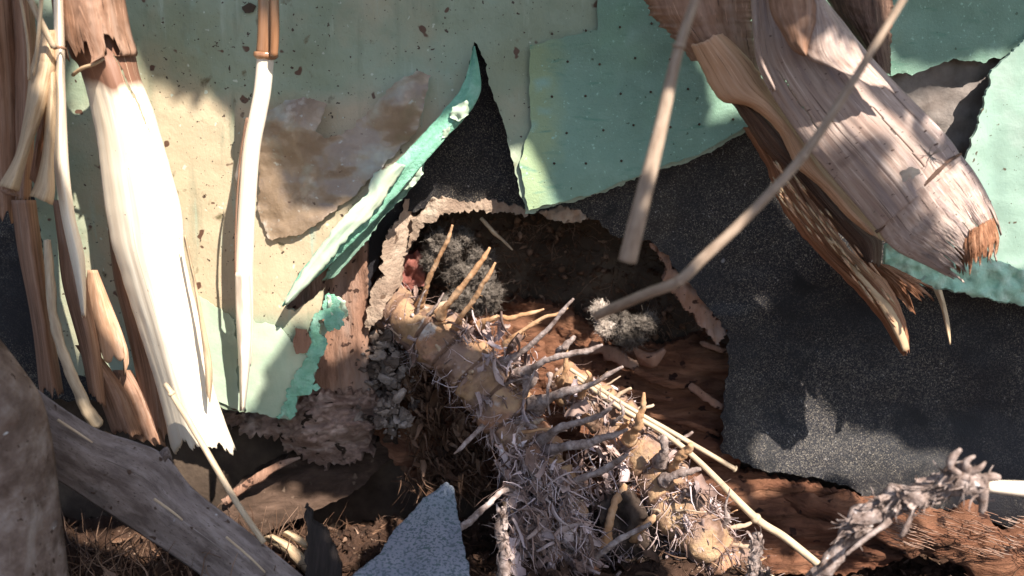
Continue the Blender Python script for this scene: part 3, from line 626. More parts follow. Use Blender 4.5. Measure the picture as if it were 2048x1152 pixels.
f = MB()
strip(f, [(-260, 560), (-200, 760), (-180, 960), (-160, 1230)], [(-30, 640), (40, 730), (85, 800), (108, 900), (122, 1020), (150, 1240)], [-.25, -.25, -.25, -.26], bulge=.05, nu=40, nv=60, rag1=0, seed=35)
tag(f.build('old_trunk', M['lichen']), 'thick lichen spotted grey brown trunk rising at the bottom left corner', 'trunk')

# slim stalks
def stalk(pts, m_, lab, nodes=(), cat='stalk'):
    o = thing('dry_stalk', lab, cat, P(*pts[-1][:3]), 'dry bamboo stalks')
    f = MB(); tube(f, pts, 10); f.build('cane', M[m_], o)
    for (x, y, Y, r, dx, dy) in nodes:
        f = MB(); tube(f, [(x - dx, y - dy, Y, r * .9), (x, y, Y, r * 1.15), (x + dx, y + dy, Y, r * .9)], 10, n=5); f.build('node_ring', M[m_], o)
    return o
stalk([(330, 768, -.165, 5), (345, 790, -.168, 6), (400, 880, -.175, 6.5), (470, 1000, -.19, 6.5), (528, 1085, -.2, 6)], 'stalk', 'thin pale stalk leaning across the foot of the big bleached sheath', [(343, 787, -.168, 7, 2, 3)])
stalk([(1140, 738, -.07, 4), (1250, 810, -.075, 4.5), (1350, 868, -.08, 5), (1470, 938, -.085, 5)], 'stalk', 'shorter straw stalk ending in a blunt tip below the hole', [(1470, 938, -.085, 6.5, 2, 1)])
stalk([(1150, 752, -.075, 4), (1240, 815, -.08, 5), (1330, 868, -.09, 5.5), (1400, 925, -.10, 6), (1510, 1035, -.11, 8), (1570, 1075, -.12, 8), (1650, 1140, -.13, 8)], 'stalk', 'longer straw stalk running down to the bottom right with a node midway', [(1512, 1037, -.11, 10, 4, 4)])
stalk([(1405, -60, -.36, 9), (1390, 0, -.36, 9.5), (1354, 110, -.37, 11.5), (1318, 270, -.38, 14.5), (1280, 420, -.39, 17.5), (1255, 522, -.39, 19)], 'stalkgrey', 'blurred foreground stalk hanging from the top, cut off blunt above the hole', [(1357, 92, -.37, 12, -1, 4)])
stalk([(1845, -60, -.36, 7), (1806, 0, -.36, 7.5), (1700, 172, -.37, 8.5), (1606, 312, -.38, 10), (1500, 428, -.39, 10.5), (1405, 518, -.39, 11.3), (1358, 562, -.39, 11.5), (1300, 585, -.38, 11), (1250, 606, -.36, 11), (1195, 630, -.33, 10)], 'stalkgrey', 'long blurred foreground stalk crossing from top right to the hole, with a kinked node', [(1358, 562, -.39, 11.8, 5, -4), (1606, 312, -.38, 10.2, 4, -5)])

# ------------------------------------------------------------------ right sheath bundle
o = thing('culm_sheath', 'big broken weathered bamboo sheath slanting down at right with a splintered end', 'bamboo sheath', P(1930, 590, -.15))
def stn(u, v): return .10 * math.sin(v * 17 + u * 4) + .22 * math.exp(-((v - .74) / .03) ** 2)
f = MB()
strip(f, [(1500, -60), (1505, 60), (1522, 150), (1600, 275), (1660, 350), (1720, 420), (1755, 462)], [(1600, -60), (1660, 10), (1740, 110), (1810, 185), (1860, 235), (1905, 285), (1925, 318)],
      [-.14, -.15, -.16, -.16], bulge=.016, nu=90, nv=130, cut=lambda u, v: (abs(u - .16 - .03 * v - .006 * math.sin(v * 50)) < .006 and .35 < v < .62) or (abs(u - .72 + .05 * v - .005 * math.sin(v * 40)) < .006 and .62 < v < .93), rag1=0, rag0=0, ridn=26, ridge=.0007, seed=41, stain=stn)
f.build('sheath', M['mauve'], o)
f = MB()
strip(f, [(1750, 455), (1790, 500), (1860, 535), (1905, 560), (1945, 592)], [(1918, 305), (1950, 345), (1980, 400), (2002, 460), (2015, 540)],
      [-.158, -.162, -.17], bulge=.017, nu=110, nv=70, cut=lambda u, v: any(abs(u - c_ - .004 * math.sin(v * 30 + c_ * 9)) < .007 * (v - v0) / (1 - v0) + .001 and v > v0 for c_, v0 in ((.22, .45), (.41, .62), (.63, .5), (.8, .7))), rag1=.55, spike=9, ridn=24, seed=45, stain=lambda u, v: .05)
f.build('broken_tip', M['mauve'], o)
f = MB(); strip(f, [(1918, 470), (1908, 500), (1912, 535), (1920, 570)], [(1985, 430), (1998, 470), (1996, 500), (1985, 530)], [-.165, -.17, -.172], bulge=.016, nu=40, nv=16, rag1=.5, rag0=.1, spike=18, seed=49, ridn=40, ridge=.002); f.build('splintered_fibre', M['rust'], o)
f = MB(); tube(f, [(1752, 464, -.160, 4), (1800, 425, -.168, 4), (1850, 370, -.174, 4), (1895, 325, -.170, 4), (1922, 308, -.162, 3)], 8, rough=.6, rs=150); f.build('node_ring', M['dkbrown'], o)
f = MB(); strip(f, [(1500, -60), (1506, 50), (1512, 110), (1545, 185)], [(1512, -60), (1520, 50), (1524, 105), (1556, 178)], [-.157, -.166, -.168], bulge=.004, nu=6, rag1=.0); f.build('rolled_edge', M['mauve'], o)
# overlapping bracts at top
f = MB(); strip(f, [(1620, 0), (1612, 40), (1605, 90), (1620, 120), (1655, 130)], [(1650, 0), (1700, 60), (1730, 115), (1770, 160), (1800, 200)], [-.175, -.182, -.188], bulge=.010, nu=20, rag1=.10, spike=4, seed=52); f.build('bract', M['mauve'], o)
f = MB(); strip(f, [(1530, -60), (1540, 20), (1560, 60), (1585, 100), (1612, 115)], [(1640, -60), (1640, 20), (1632, 60), (1618, 90), (1615, 112)], [-.175, -.182, -.188], bulge=.008, nu=16, rag1=.03, seed=53); f.build('bract', M['brown'], o)
f = MB()
for k in range(14):
    fibre(f, P(1860, 312, -.20), Vector((random.uniform(-1, .4), -.6, random.uniform(-.4, .6))), .02, .0006, .8)
f.build('fibre_tuft', M['furpale'], o)
f = MB(); scrap(f, P(1822, 345, -.2), .014, Vector((1, 0, .3)), asp=.7); f.build('pale_flake', M['cream'], o)

tag_specs = [
 ([(1630, -60), (1665, 20), (1720, 90), (1745, 130)], [(1790, -60), (1785, 20), (1782, 100), (1782, 155)], [-.10, -.11, -.12], .02, 'dkbrown', 'dark shaded sheath at top behind the big broken one', 0),
 ([(1270, -60), (1300, 25), (1350, 80), (1385, 125)], [(1500, -60), (1505, 30), (1512, 100), (1520, 150)], [-.10, -.11, -.115], .025, 'brown', 'smooth reddish brown shaded sheath at the top, right of centre', 0),
 ([(1378, 85), (1405, 140), (1440, 200), (1500, 215), (1555, 262), (1590, 330), (1640, 375), (1690, 430), (1740, 470)], [(1440, 60), (1500, 120), (1540, 180), (1600, 265), (1640, 320), (1680, 370), (1720, 415), (1755, 455), (1775, 490)], [-.135, -.135, -.135, -.14], .012, 'orange', 'smooth orange tan sheath layer beneath the big broken sheath', 1),
 ([(1385, 100), (1420, 165), (1470, 215), (1520, 290), (1580, 350), (1640, 420), (1700, 490), (1730, 530)], [(1440, 100), (1480, 180), (1550, 240), (1620, 320), (1680, 400), (1740, 460), (1765, 485), (1758, 540)], [-.115, -.115, -.118], .014, 'dkbrown', 'dark brown splintery layer under the orange tan sheath', 0),
 ([(1485, 255), (1530, 330), (1560, 410), (1620, 490), (1700, 570), (1760, 640), (1800, 705), (1815, 715)], [(1540, 250), (1590, 330), (1650, 420), (1700, 500), (1770, 560), (1800, 610), (1815, 660), (1820, 712)], [-.085, -.09, -.10, -.11], .018, 'rust', 'rust brown curled sheath ending in a long point over the black paper', 0),
 ([(1720, 520), (1770, 570), (1800, 620), (1812, 655)], [(1780, 530), (1870, 578), (1885, 600), (1880, 590)], [-.085, -.09, -.09], .01, 'rust', 'ragged rust brown flap beside the long pointed sheath', 2),
]
for i, (l, r, ys_, b, m_, lab, k) in enumerate(tag_specs):
    f = MB(); strip(f, l, r, ys_, bulge=b, nu=20, rag0=.03 if k == 1 else 0, rag1=(.03, .02, .45)[k], seed=60 + i, ridn=22, ridge=(.001 if m_ == 'orange' else .0035), spike=6, edgerag=.05, nv=90)
    ob = f.build('culm_sheath', M[m_]); tag(ob, lab, 'bamboo sheath')
    if k == 2: flap = ob
f = MB(); strip(f, [(1866, 578), (1880, 610), (1890, 650), (1898, 688)], [(1884, 580), (1892, 610), (1900, 650), (1902, 690)], [-.095, -.10, -.11], bulge=.003, nu=6, rag1=.0)
f.build('pointed_strand', M['tan'], flap)
# lit splinters on the left edge of bundle
o = thing('splinter_bundle', 'sunlit splintered fibres along the edge between the dark layer and the rust sheath', 'splinters', P(1700, 560, -.13))
for k in range(64):
    t = random.random(); x = lerp(1545, 1775, t); y = lerp(355, 610, t) + random.uniform(-55, 22)
    f = MB(); ln = random.uniform(14, 45)
    tube(f, [(x, y, -.125, random.uniform(.7, 2.2)), (x + ln * .35, y + ln * .5, -.132 - random.random() * .006, 2), (x + ln * .75, y + ln, -.125, .8)], 5, n=5)
    f.build('splinter', M['orange' if k % 2 else 'tan'], o)
f = MB(); tube(f, [(1690, 520, -.12, 4), (1735, 570, -.128, 6), (1775, 620, -.13, 9), (1800, 665, -.13, 11), (1812, 700, -.13, 8)], 8, rough=.3, flat=.5); f.build('long_splinter', M['tan'], o)

# ------------------------------------------------------------------ rhizomes
def rhizome(path, name_label, nseg, seed, stubs):
    o = thing('bamboo_rhizome', name_label, 'rhizome', P(*path[-1][:3]))
    f = MB()
    def ring(t, ang):
        ph = (t * nseg) % 1.0
        return 1 + .05 * math.sin(ph * math.pi) + .05 * math.exp(-(min(ph, 1 - ph) / .12) ** 2) - .16 * math.exp(-(min(ph, 1 - ph) / .035) ** 2) + .05 * math.sin(3 * ang + t * 20)
    tube(f, path, 26, rough=.30, rs=45, ring=ring, seed=seed, n=int(nseg * 22), afun=lambda t: .75 * math.exp(-(min((t * nseg) % 1, 1 - (t * nseg) % 1) / .06) ** 2) + .15)
    n = len(f.v)
    f.build('body', M['rhiz'], o)
    dense = cr([Vector(p) for p in path], 300)
    h = MB()      # node collars and scale leaves clinging to the body
    for k in range(1, int(nseg)):
        i = int(300 * k / nseg); p = dense[min(i, 299)]; q = dense[min(i + 3, 299)]
        c = P(p[0], p[1], p[2]); ax = (P(q[0], q[1], q[2]) - c).normalized(); r = p[3] * mpp(p[0], p[1], p[2])
        u0 = ax.orthogonal().normalized(); w0 = ax.cross(u0)
        for j in range(int(14 + 26 * (k / nseg))):
            an = random.uniform(0, 6.28); d = u0 * math.cos(an) + w0 * math.sin(an)
            if random.random() < .5: d = (d + Vector((0, -.7, .3))).normalized()
            scrap(h, c + d * r * 1.0 + ax * random.uniform(-.002, .007), random.choice((.008, .012, .018, .028)), (ax * random.uniform(.2, 1) + d * random.uniform(0, .7) + Vector((random.gauss(0, .3), random.gauss(0, .3), random.gauss(0, .3)))).normalized(), asp=random.choice((.08, .12, .2, .35)))
        for j in range(int(24 + 40 * (k / nseg))):
            an = random.uniform(0, 6.28); d = u0 * math.cos(an) + w0 * math.sin(an)
            fibre(h, c + d * r * .95, d + ax * random.uniform(-.2, 1.6), random.uniform(.006, .02), .0004, 1.2)
    def surf(t, an, k=1.0):
        i = min(int(t * 298), 297); p = dense[i]; q = dense[i + 2]
        c = P(p[0], p[1], p[2]); ax = (P(q[0], q[1], q[2]) - c).normalized(); r = p[3] * mpp(p[0], p[1], p[2])
        u0 = ax.orthogonal().normalized(); w0 = ax.cross(u0); d = u0 * math.cos(an) + w0 * math.sin(an)
        return c + d * r * k, d, ax, r
    for k in range(520):
        c, d, ax, r = surf(random.random() ** .7, random.uniform(0, 6.28))
        dr = (ax * random.gauss(0, .8) + d * .25 + d.cross(ax) * random.gauss(0, .9) + Vector((0, 0, -.3))).normalized()
        fibre(h, c, dr, random.uniform(.008, .035), random.choice((.0002, .0003, .00045, .0007)), 1.6, n=8, a=random.uniform(.5, 1) if k % 3 else .2)
    for k in range(900):    # caked crumbs and dust
        t = random.random(); c, d, ax, r = surf(t, random.uniform(0, 6.28), 1.0)
        if noise.noise(c * 60) > -.05: pebble(h, c, random.choice((.0005, .0008, .0012, .0018)))
    h.build('husk_fibre', M['husk'], o)['kind'] = 'stuff'
    for k in range(62):     # thin broken rootlets
        c, d, ax, r = surf(random.uniform(.12, 1), random.uniform(0, 6.28), .95)
        if d.y > .4: continue
        rt_ = MB(); L_ = random.choice((.008, .014, .02, .032)); W_ = []; q_ = c.copy(); dd = (d * .7 + Vector((random.gauss(.65, .45), -.15, random.gauss(.35, .35)))).normalized()
        for z_ in range(9):
            W_.append(q_.copy()); q_ = q_ + dd * L_ / 8; dd = (dd + Vector((random.gauss(0, 1), random.gauss(0, 1), random.gauss(0, 1))) * .12).normalized()
        r0 = random.choice((.0007, .001, .0014, .0022)); tube_w(rt_, W_, [r0 * (1.3 - .75 * z_ / 8) for z_ in range(9)], 7, rough=.6, rs=400, seed=k)
        rt_.build('root', M[('rootgrey', 'rootstraw', 'rootgrey', 'roottan', 'rootstraw')[k % 5]], o)
    for (m_, pts) in stubs:
        m = len(pts) - 1; jit = []
        for p in [(q0 if isinstance(q0, tuple) else tuple(q0)) for q0 in cr([Vector(q) for q in pts], 7)]: jit.append((p[0] + random.gauss(0, 1.6), p[1] + random.gauss(0, 1.6), p[2], p[3] * random.uniform(.58, .80)))
        jit[0] = (pts[0][0], pts[0][1], pts[0][2] + .006, pts[0][3] * 1.3); e = jit[-1]; jit[-1] = (pts[-1][0], pts[-1][1], pts[-1][2], e[3] * .6)
        f = MB(); tube(f, jit, 12, rough=.32, rs=210, seed=pts[0][0], n=int(10 + sum((Vector(a_[:2]) - Vector(b_[:2])).length for a_, b_ in zip(pts, pts[1:])) / 3.5))
        # tiny side hairs
        for k in range(9):
            p = jit[random.randrange(len(pts))]; fibre(f, P(p[0], p[1], p[2]), Vector((random.gauss(0, 1), -.3, random.gauss(0, 1))), random.uniform(.002, .008), random.uniform(.0003, .0008), .8)
        f.build('root', M[m_], o)
    return o, dense
G = 'rootgrey'; T = 'roottan'
r1, d1 = rhizome([(765, 590, .02, 34), (795, 625, -.005, 44), (840, 655, -.02, 50), (900, 700, -.035, 55), (955, 750, -.05, 56), (1005, 810, -.065, 56), (1045, 880, -.08, 56), (1080, 960, -.10, 60), (1110, 1050, -.12, 66), (1130, 1190, -.14, 70)],
    'thick yellow brown bamboo rhizome emerging from the hole, bristling with cut root stubs', 12, 3, [
    (T, [(838, 612, -.03, 8), (862, 545, -.05, 8), (886, 490, -.06, 6), (905, 450, -.065, 6)]),
    (T, [(880, 632, -.05, 10), (925, 570, -.065, 9), (960, 525, -.07, 7), (980, 495, -.07, 6)]),
    (T, [(912, 655, -.055, 7), (945, 600, -.07, 8), (975, 552, -.08, 7), (991, 525, -.08, 5)]),
    (T, [(958, 652, -.05, 9), (985, 635, -.06, 7), (1035, 632, -.065, 7), (1088, 618, -.07, 5)]),
    (T, [(1010, 690, -.06, 7), (1045, 660, -.065, 7), (1085, 638, -.07, 6), (1136, 616, -.075, 5)]),
    (G, [(1000, 728, -.07, 10), (1060, 690, -.085, 9), (1110, 640, -.095, 7), (1147, 597, -.10, 6)]),
    (G, [(1035, 752, -.075, 13), (1090, 722, -.095, 9), (1150, 705, -.105, 9), (1205, 689, -.11, 7)]),
    (G, [(1070, 812, -.085, 17), (1110, 790, -.10, 13), (1180, 768, -.115, 9), (1246, 733, -.125, 6)]),
    (G, [(1075, 885, -.10, 13), (1120, 858, -.115, 13), (1175, 838, -.125, 10), (1222, 816, -.13, 8)]),
    (G, [(1090, 905, -.105, 15), (1140, 893, -.125, 14), (1200, 882, -.135, 12), (1256, 858, -.14, 7)]),
    (G, [(1115, 985, -.12, 13), (1160, 960, -.135, 10), (1210, 938, -.145, 9), (1256, 908, -.15, 8)]),
    (G, [(1170, 1130, -.15, 12), (1215, 1098, -.16, 10), (1260, 1068, -.165, 9), (1302, 1046, -.17, 8)]),
    (G, [(985, 825, -.075, 7), (955, 862, -.09, 8), (925, 890, -.10, 6), (908, 908, -.10, 3)]),
    (G, [(1060, 980, -.13, 10), (1020, 975, -.15, 9), (1000, 990, -.16, 7), (950, 1035, -.175, 10), (900, 1068, -.18, 12), (870, 1110, -.185, 10), (835, 1170, -.19, 9)]),
    (G, [(1060, 760, -.09, 12), (1045, 800, -.10, 7), (1070, 740, -.10, 4)]),
    (G, [(1045, 845, -.12, 3), (1030, 875, -.125, 3), (1018, 915, -.125, 3)]),
    (G, [(1100, 750, -.10, 5), (1095, 800, -.11, 4), (1100, 830, -.11, 3)]),
    (T, [(1120, 765, -.07, 8), (1132, 730, -.075, 7), (1130, 690, -.08, 5)]),
    (G, [(1120, 705, -.085, 8), (1135, 690, -.09, 9), (1150, 672, -.09, 7)]),
    (G, [(1060, 935, -.14, 5), (1075, 1000, -.15, 4), (1060, 1060, -.155, 3)]),
    (G, [(1110, 930, -.14, 4), (1140, 1000, -.15, 4), (1130, 1060, -.15, 3)]),
])
r2, d2 = rhizome([(1120, 745, -.03, 30), (1160, 785, -.045, 40), (1215, 830, -.055, 44), (1265, 885, -.065, 46), (1310, 940, -.08, 46), (1345, 1000, -.10, 50), (1395, 1060, -.12, 54), (1460, 1150, -.13, 54), (1490, 1220, -.14, 50)],
    'second yellow knobbly rhizome lying right of the first, with short cut stubs', 9, 9, [
    (T, [(1258, 880, -.10, 13), (1280, 838, -.115, 12), (1287, 800, -.12, 8), (1288, 785, -.12, 5)]),
    (T, [(1345, 938, -.11, 10), (1362, 915, -.12, 12), (1382, 888, -.13, 11)]),
    (G, [(1320, 925, -.11, 14), (1330, 890, -.12, 12), (1325, 870, -.12, 10)]),
    (G, [(1330, 960, -.12, 13), (1370, 945, -.13, 12), (1402, 938, -.135, 7)]),
    (T, [(1210, 1090, -.13, 12), (1225, 1020, -.12, 14), (1250, 970, -.10, 12)]),
    (T, [(1160, 790, -.09, 9), (1180, 760, -.10, 8), (1172, 742, -.10, 6)]),
    (G, [(1225, 845, -.11, 5), (1245, 830, -.12, 5), (1240, 800, -.12, 3)]),
    (G, [(1440, 1060, -.13, 8), (1455, 1040, -.14, 10), (1450, 1020, -.14, 4), (1460, 975, -.145, 2)]),
    (T, [(1265, 1075, -.12, 10), (1290, 1050, -.13, 12), (1310, 1030, -.13, 9)]),
])
# hanging clumps of root mat
def clump(cs, lab, m_='husk', nf=500, size=(.012, .04)):
    f = MB()
    for (x, y, Y, rx, ry, n) in cs:
        for k in range(n):
            a = random.uniform(0, 6.28); q = random.random() ** .5
            X = x + rx * q * math.cos(a); YY = y + ry * q * math.sin(a)
            c = P(X, YY, Y + random.uniform(-.018, .02))
            dr = Vector((random.gauss(.25, .55), random.gauss(-.1, .5), random.gauss(-.7, .6))).normalized()
            if random.random() < .5: scrap(f, c, random.choice((.006, .01, .016, .026)), dr, asp=random.choice((.08, .15, .3, .5)), a=random.random())
            else: fibre(f, c, dr, random.uniform(*size), random.choice((.0003, .0005, .0009)), 1.0, seg=4, n=7)
    return tag(f.build('root_mat', M[m_]), lab, 'root fibres', kind='stuff')
clump([(1080, 980, -.14, 70, 60, 420), (1100, 1090, -.16, 90, 80, 650), (1040, 930, -.12, 40, 50, 160)], 'grey shaggy root fibres hanging over the lower part of the thick rhizome')
clump([(1200, 950, -.09, 70, 60, 160), (1260, 1100, -.11, 90, 50, 160), (1400, 1020, -.13, 40, 60, 90)], 'loose brown root fibres between the two rhizomes')
clump([(800, 680, .01, 45, 70, 200), (840, 760, -.01, 60, 50, 220), (900, 880, -.03, 90, 80, 420), (890, 960, -.05, 90, 40, 200)], 'dark tangled fibres and soil hanging left of the thick rhizome', 'litter')
clump([(960, 660, -.05, 50, 25, 60), (1020, 720, -.07, 60, 40, 90), (1170, 800, -.08, 60, 30, 70)], 'small grey fibre scraps sitting on top of the rhizome', 'husk', size=(.006, .015))
# grey lump of dried mud under second rhizome
f = MB()
sheet(f, [(1190, 1010), (1260, 990), (1320, 1060), (1370, 1120), (1390, 1200), (1280, 1200), (1230, 1130), (1200, 1070)], lambda x, y: -.115 + .02 * fbm(Vector((x * .02, y * .02, 3)), 5), step=8, thick=.02, rag=7)
tag(f.build('mud_lump', M['pebble']), 'pale grey dried mud clod wedged between the two rhizomes at the bottom', 'mud')
# soil around the rhizome in the hole
f = MB()
sheet(f, [(760, 640), (860, 620), (1000, 600), (1120, 610), (1230, 690), (1180, 780), (1150, 900), (1000, 980), (820, 960), (740, 860), (740, 720)],
      lambda x, y: .055 - .07 * sstep(600, 950, y) + .016 * fbm(Vector((x * .012, y * .014, 3)), 5) + .006 * fbm(Vector((x * .07, y * .07, 3)), 3), step=8, thick=.02, rag=8)
tag(f.build('soil_mound', M['redwood']), 'reddish crumbling soil packed in the hole around the rhizome', 'soil', kind='stuff')

# ------------------------------------------------------------------ mould tufts, red lump, other in-hole things
def tuft(lab, blobs, m_, n, L=.012):
    f = MB()
    for (x, y, Y, rx, ry, rz) in blobs:
        c = P(x, y, Y); s = mpp(x, y, Y)
        def surf(d):
            k = .95 + .65 * fbm(d * 1.5 + Vector((x, y, 0)), 3) + .22 * fbm(d * 7 + Vector((y, x, 0)), 5)
            return c + Vector((d.x * rx * s, d.y * rz, d.z * ry * s)) * k * .9
        bm = bmesh.new(); bmesh.ops.create_icosphere(bm, subdivisions=5, radius=1)
        base = len(f.v)
        for v in bm.verts: f.add(surf(v.co.copy()), (0, 0), .25)
        for fc in bm.faces: f.f.append(tuple(base + v.index for v in fc.verts))
        bm.free()
        for k in range(n):
            d = Vector((random.gauss(0, 1), random.gauss(-.4, .8), random.gauss(0, 1))).normalized()
            hh = .5 + noise.noise(d * 3 + Vector((x, y, 1))); fibre(f, surf(d), d * .35 + Vector((random.gauss(0, .8), random.gauss(-.2, .6), random.gauss(.1, .9))), random.uniform(.3, 1.6) * L * (.3 + 1.4 * max(0, hh)) * (3 if random.random() < .03 else 1), random.choice((.00012, .00018, .0003)), 3.0, n=5)
    return tag(f.build('mould_tuft', M[m_]), lab, 'mould')
tuft('fluffy grey mould ball lying in the hole behind the root stubs', [(955, 555, .005, 34, 38, .02), (930, 600, .0, 38, 30, .018), (975, 590, .0, 30, 34, .018), (915, 545, .012, 24, 22, .016), (965, 515, .012, 26, 20, .016)], 'fur', 1500, .005)
tuft('dark grey fluffy mould under the mud arch, above the mould ball', [(875, 485, .015, 26, 22, .016), (905, 500, .012, 22, 26, .016), (925, 475, .02, 22, 18, .014), (860, 520, .015, 18, 22, .014)], 'fur', 900, .005)
tuft('small pale sunlit fluff patch in the right half of the hole', [(1200, 622, .0, 16, 20, .008), (1210, 655, -.003, 18, 16, .008)], 'furpale', 900, .004)
tuft('dark fluffy mould clump hanging below the pale fluff patch', [(1240, 650, .0, 22, 26, .010), (1275, 650, .0, 28, 18, .010), (1262, 678, -.004, 20, 16, .009), (1300, 640, .004, 16, 12, .008)], 'fur', 900, .005)
f = MB()
sheet(f, [(802, 512), (835, 498), (850, 520), (850, 570), (820, 585), (800, 560)], lambda x, y: .02 + .008 * fbm(Vector((x * .05, y * .05, 3)), 4), step=6, thick=.02, rag=5)
tag(f.build('brick_lump', M['brick']), 'small dull red lump at the left inside the hole', 'lump')
f = MB()
for k in range(2600):
    x = random.uniform(830, 1420); y = random.uniform(430, 680)
    w = P(x, y, .05); h = hollow(w.x, w.z); w = P(x, y, .012 + .075 * h - random.uniform(0, .02))
    if k % 5 == 0: pebble(f, w, random.choice((.0008, .0012, .002, .004)))
    elif k % 5 < 4: fibre(f, w, Vector((random.gauss(0, 1), random.gauss(-.3, .5), random.gauss(0, 1))), random.uniform(.006, .03), random.choice((.0002, .0003, .0006)), 2.2, n=8)
    else: scrap(f, w, random.choice((.004, .006, .01)), asp=.25)
tag(f.build('hole_debris', M['litter']), 'dusty brown dirt and threads lining the hollow', 'debris', kind='stuff')
# pale twig fallen inside
f = MB(); tube(f, [(962, 436, .01, 4), (985, 462, .005, 5), (1005, 480, .01, 3), (1025, 500, .01, 2)], 6, rough=.4)
tag(f.build('twig', M['stalk']), 'little pale twig hanging at the top inside the hole', 'twig')

# ------------------------------------------------------------------ bottom centre and right
f = MB()
sheet(f, [(893, 966), (905, 975), (915, 1030), (925, 1080), (940, 1152), (950, 1220), (650, 1220), (705, 1152), (760, 1110), (785, 1065), (825, 1030), (845, 1000), (870, 985)],
      lambda x, y: -.15 - .11 * sstep(960, 1200, y) - .0025 * math.sin(x * .045), step=9, thick=.004, rag=3, rags=.05)
tag(f.build('roof_shingle', M['shingle']), 'pointed broken piece of blue grey speckled roof shingle standing at the bottom', 'shingle')
f = MB()
sheet(f, [(612, 1010), (625, 1040), (650, 1060), (662, 1080), (680, 1130), (690, 1220), (610, 1220), (612, 1100)], lambda x, y: -.17 - .04 * sstep(1000, 1200, y), step=8, thick=.006, rag=5)
tag(f.build('wood_shard', M['shard']), 'upright black splintered wood shard left of the shingle', 'wood shard')
for (l, r, lab) in (([(520, 1075), (560, 1100), (600, 1140), (615, 1152)], [(545, 1068), (590, 1092), (620, 1125), (625, 1150)], 'pale leaf scrap tucked behind the grey sheath at the bottom'), ([(560, 1068), (590, 1085), (615, 1100)], [(575, 1060), (600, 1072), (616, 1085)], 'smaller pale leaf scrap left of the black shard')):
    f = MB(); strip(f, l, r, [-.16, -.17], bulge=.005, nu=8, rag1=.05); tag(f.build('leaf_scrap', M['tan']), lab, 'leaf')
# log bottom right
o = thing('splintered_log', 'splintered sunlit log end with peeling fibres at the bottom right corner', 'log', P(1950, 1150, -.08))
f = MB(); tube(f, [(1560, 1000, -.02, 18), (1640, 1020, -.04, 30), (1740, 1048, -.05, 40), (1880, 1075, -.07, 50), (2060, 1100, -.08, 56), (2300, 1130, -.09, 60)], 40, rough=.8, rs=30, flat=.7, n=140); f.build('wood', M['redwood'], o)
f = MB()
for k in range(150):
    x = random.uniform(1760, 2080); y = lerp(1010, 1100, random.random()) + (x - 1900) * .12
    L = random.uniform(10, 60); Y = -.104 - random.random() * .010
    tube(f, [(x, y, Y + .004, random.uniform(.5, 1.4)), (x + L * .5, y + L * random.uniform(.05, .25), Y, random.uniform(.5, 1.3)), (x + L, y + L * .3, Y + .003, .6)], 4, n=4)
f.build('fibre', M['stud'], o)['kind'] = 'stuff'
# foreground root bottom right
o = thing('root_piece', 'weathered shaggy root reaching in from the bottom right, in front of the black paper', 'root', P(1640, 1150, -.3))
main_r = [(1600, 1190, -.28, 22), (1650, 1130, -.29, 18), (1700, 1070, -.29, 17), (1720, 1045, -.30, 20), (1770, 1015, -.30, 28), (1830, 1000, -.31, 26), (1880, 975, -.31, 25), (1925, 955, -.32, 24), (1965, 975, -.32, 20)]
f = MB(); tube(f, main_r, 16, rough=.9, rs=60, flat=.7)
for k in range(260):
    i = random.randrange(3, len(main_r)); p = main_r[i]; q = main_r[i - 1]; t = random.random()
    c = P(lerp(p[0], q[0], t) + random.uniform(-1, 1) * p[3] * .8, lerp(p[1], q[1], t) + random.uniform(-1, 1) * p[3] * .8, lerp(p[2], q[2], t) - .004)
    if k % 3: fibre(f, c, Vector((random.gauss(-1, .8), random.gauss(0, .4), random.gauss(-.5, .8))), random.uniform(.006, .02), random.uniform(.0005, .0012), .8, seg=4)
    else: scrap(f, c, random.uniform(.008, .02), Vector((1, random.gauss(0, .3), random.gauss(.4, .3))).normalized(), asp=.3)
f.build('body', M['rootgrey'], o)
for pts in ([(1925, 950, -.32, 9), (1900, 935, -.325, 8), (1905, 915, -.325, 7), (1922, 898, -.325, 4)], [(1940, 955, -.32, 8), (1930, 925, -.325, 7), (1950, 912, -.325, 4)], [(1930, 950, -.32, 9), (1960, 935, -.325, 7), (1970, 925, -.32, 3)], [(1950, 965, -.32, 11), (1975, 955, -.32, 9), (2000, 955, -.32, 6)], [(1960, 975, -.32, 13), (1965, 1005, -.32, 10), (1962, 1025, -.32, 6)], [(1830, 1010, -.31, 6), (1815, 1050, -.315, 5), (1800, 1075, -.315, 4)], [(1780, 1040, -.31, 7), (1740, 1070, -.315, 6), (1690, 1110, -.315, 4)], [(1990, 1000, -.31, 3), (1960, 1000, -.31, 3)]):
    f = MB(); tube(f, pts, 8, rough=.5, rs=120); f.build('rootlet', M['rootgrey'], o)
f = MB(); tube(f, [(1975, 972, -.32, 12), (2048, 978, -.32, 16), (2140, 985, -.32, 17)], 12); f.build('white_core', M['stem'], o)
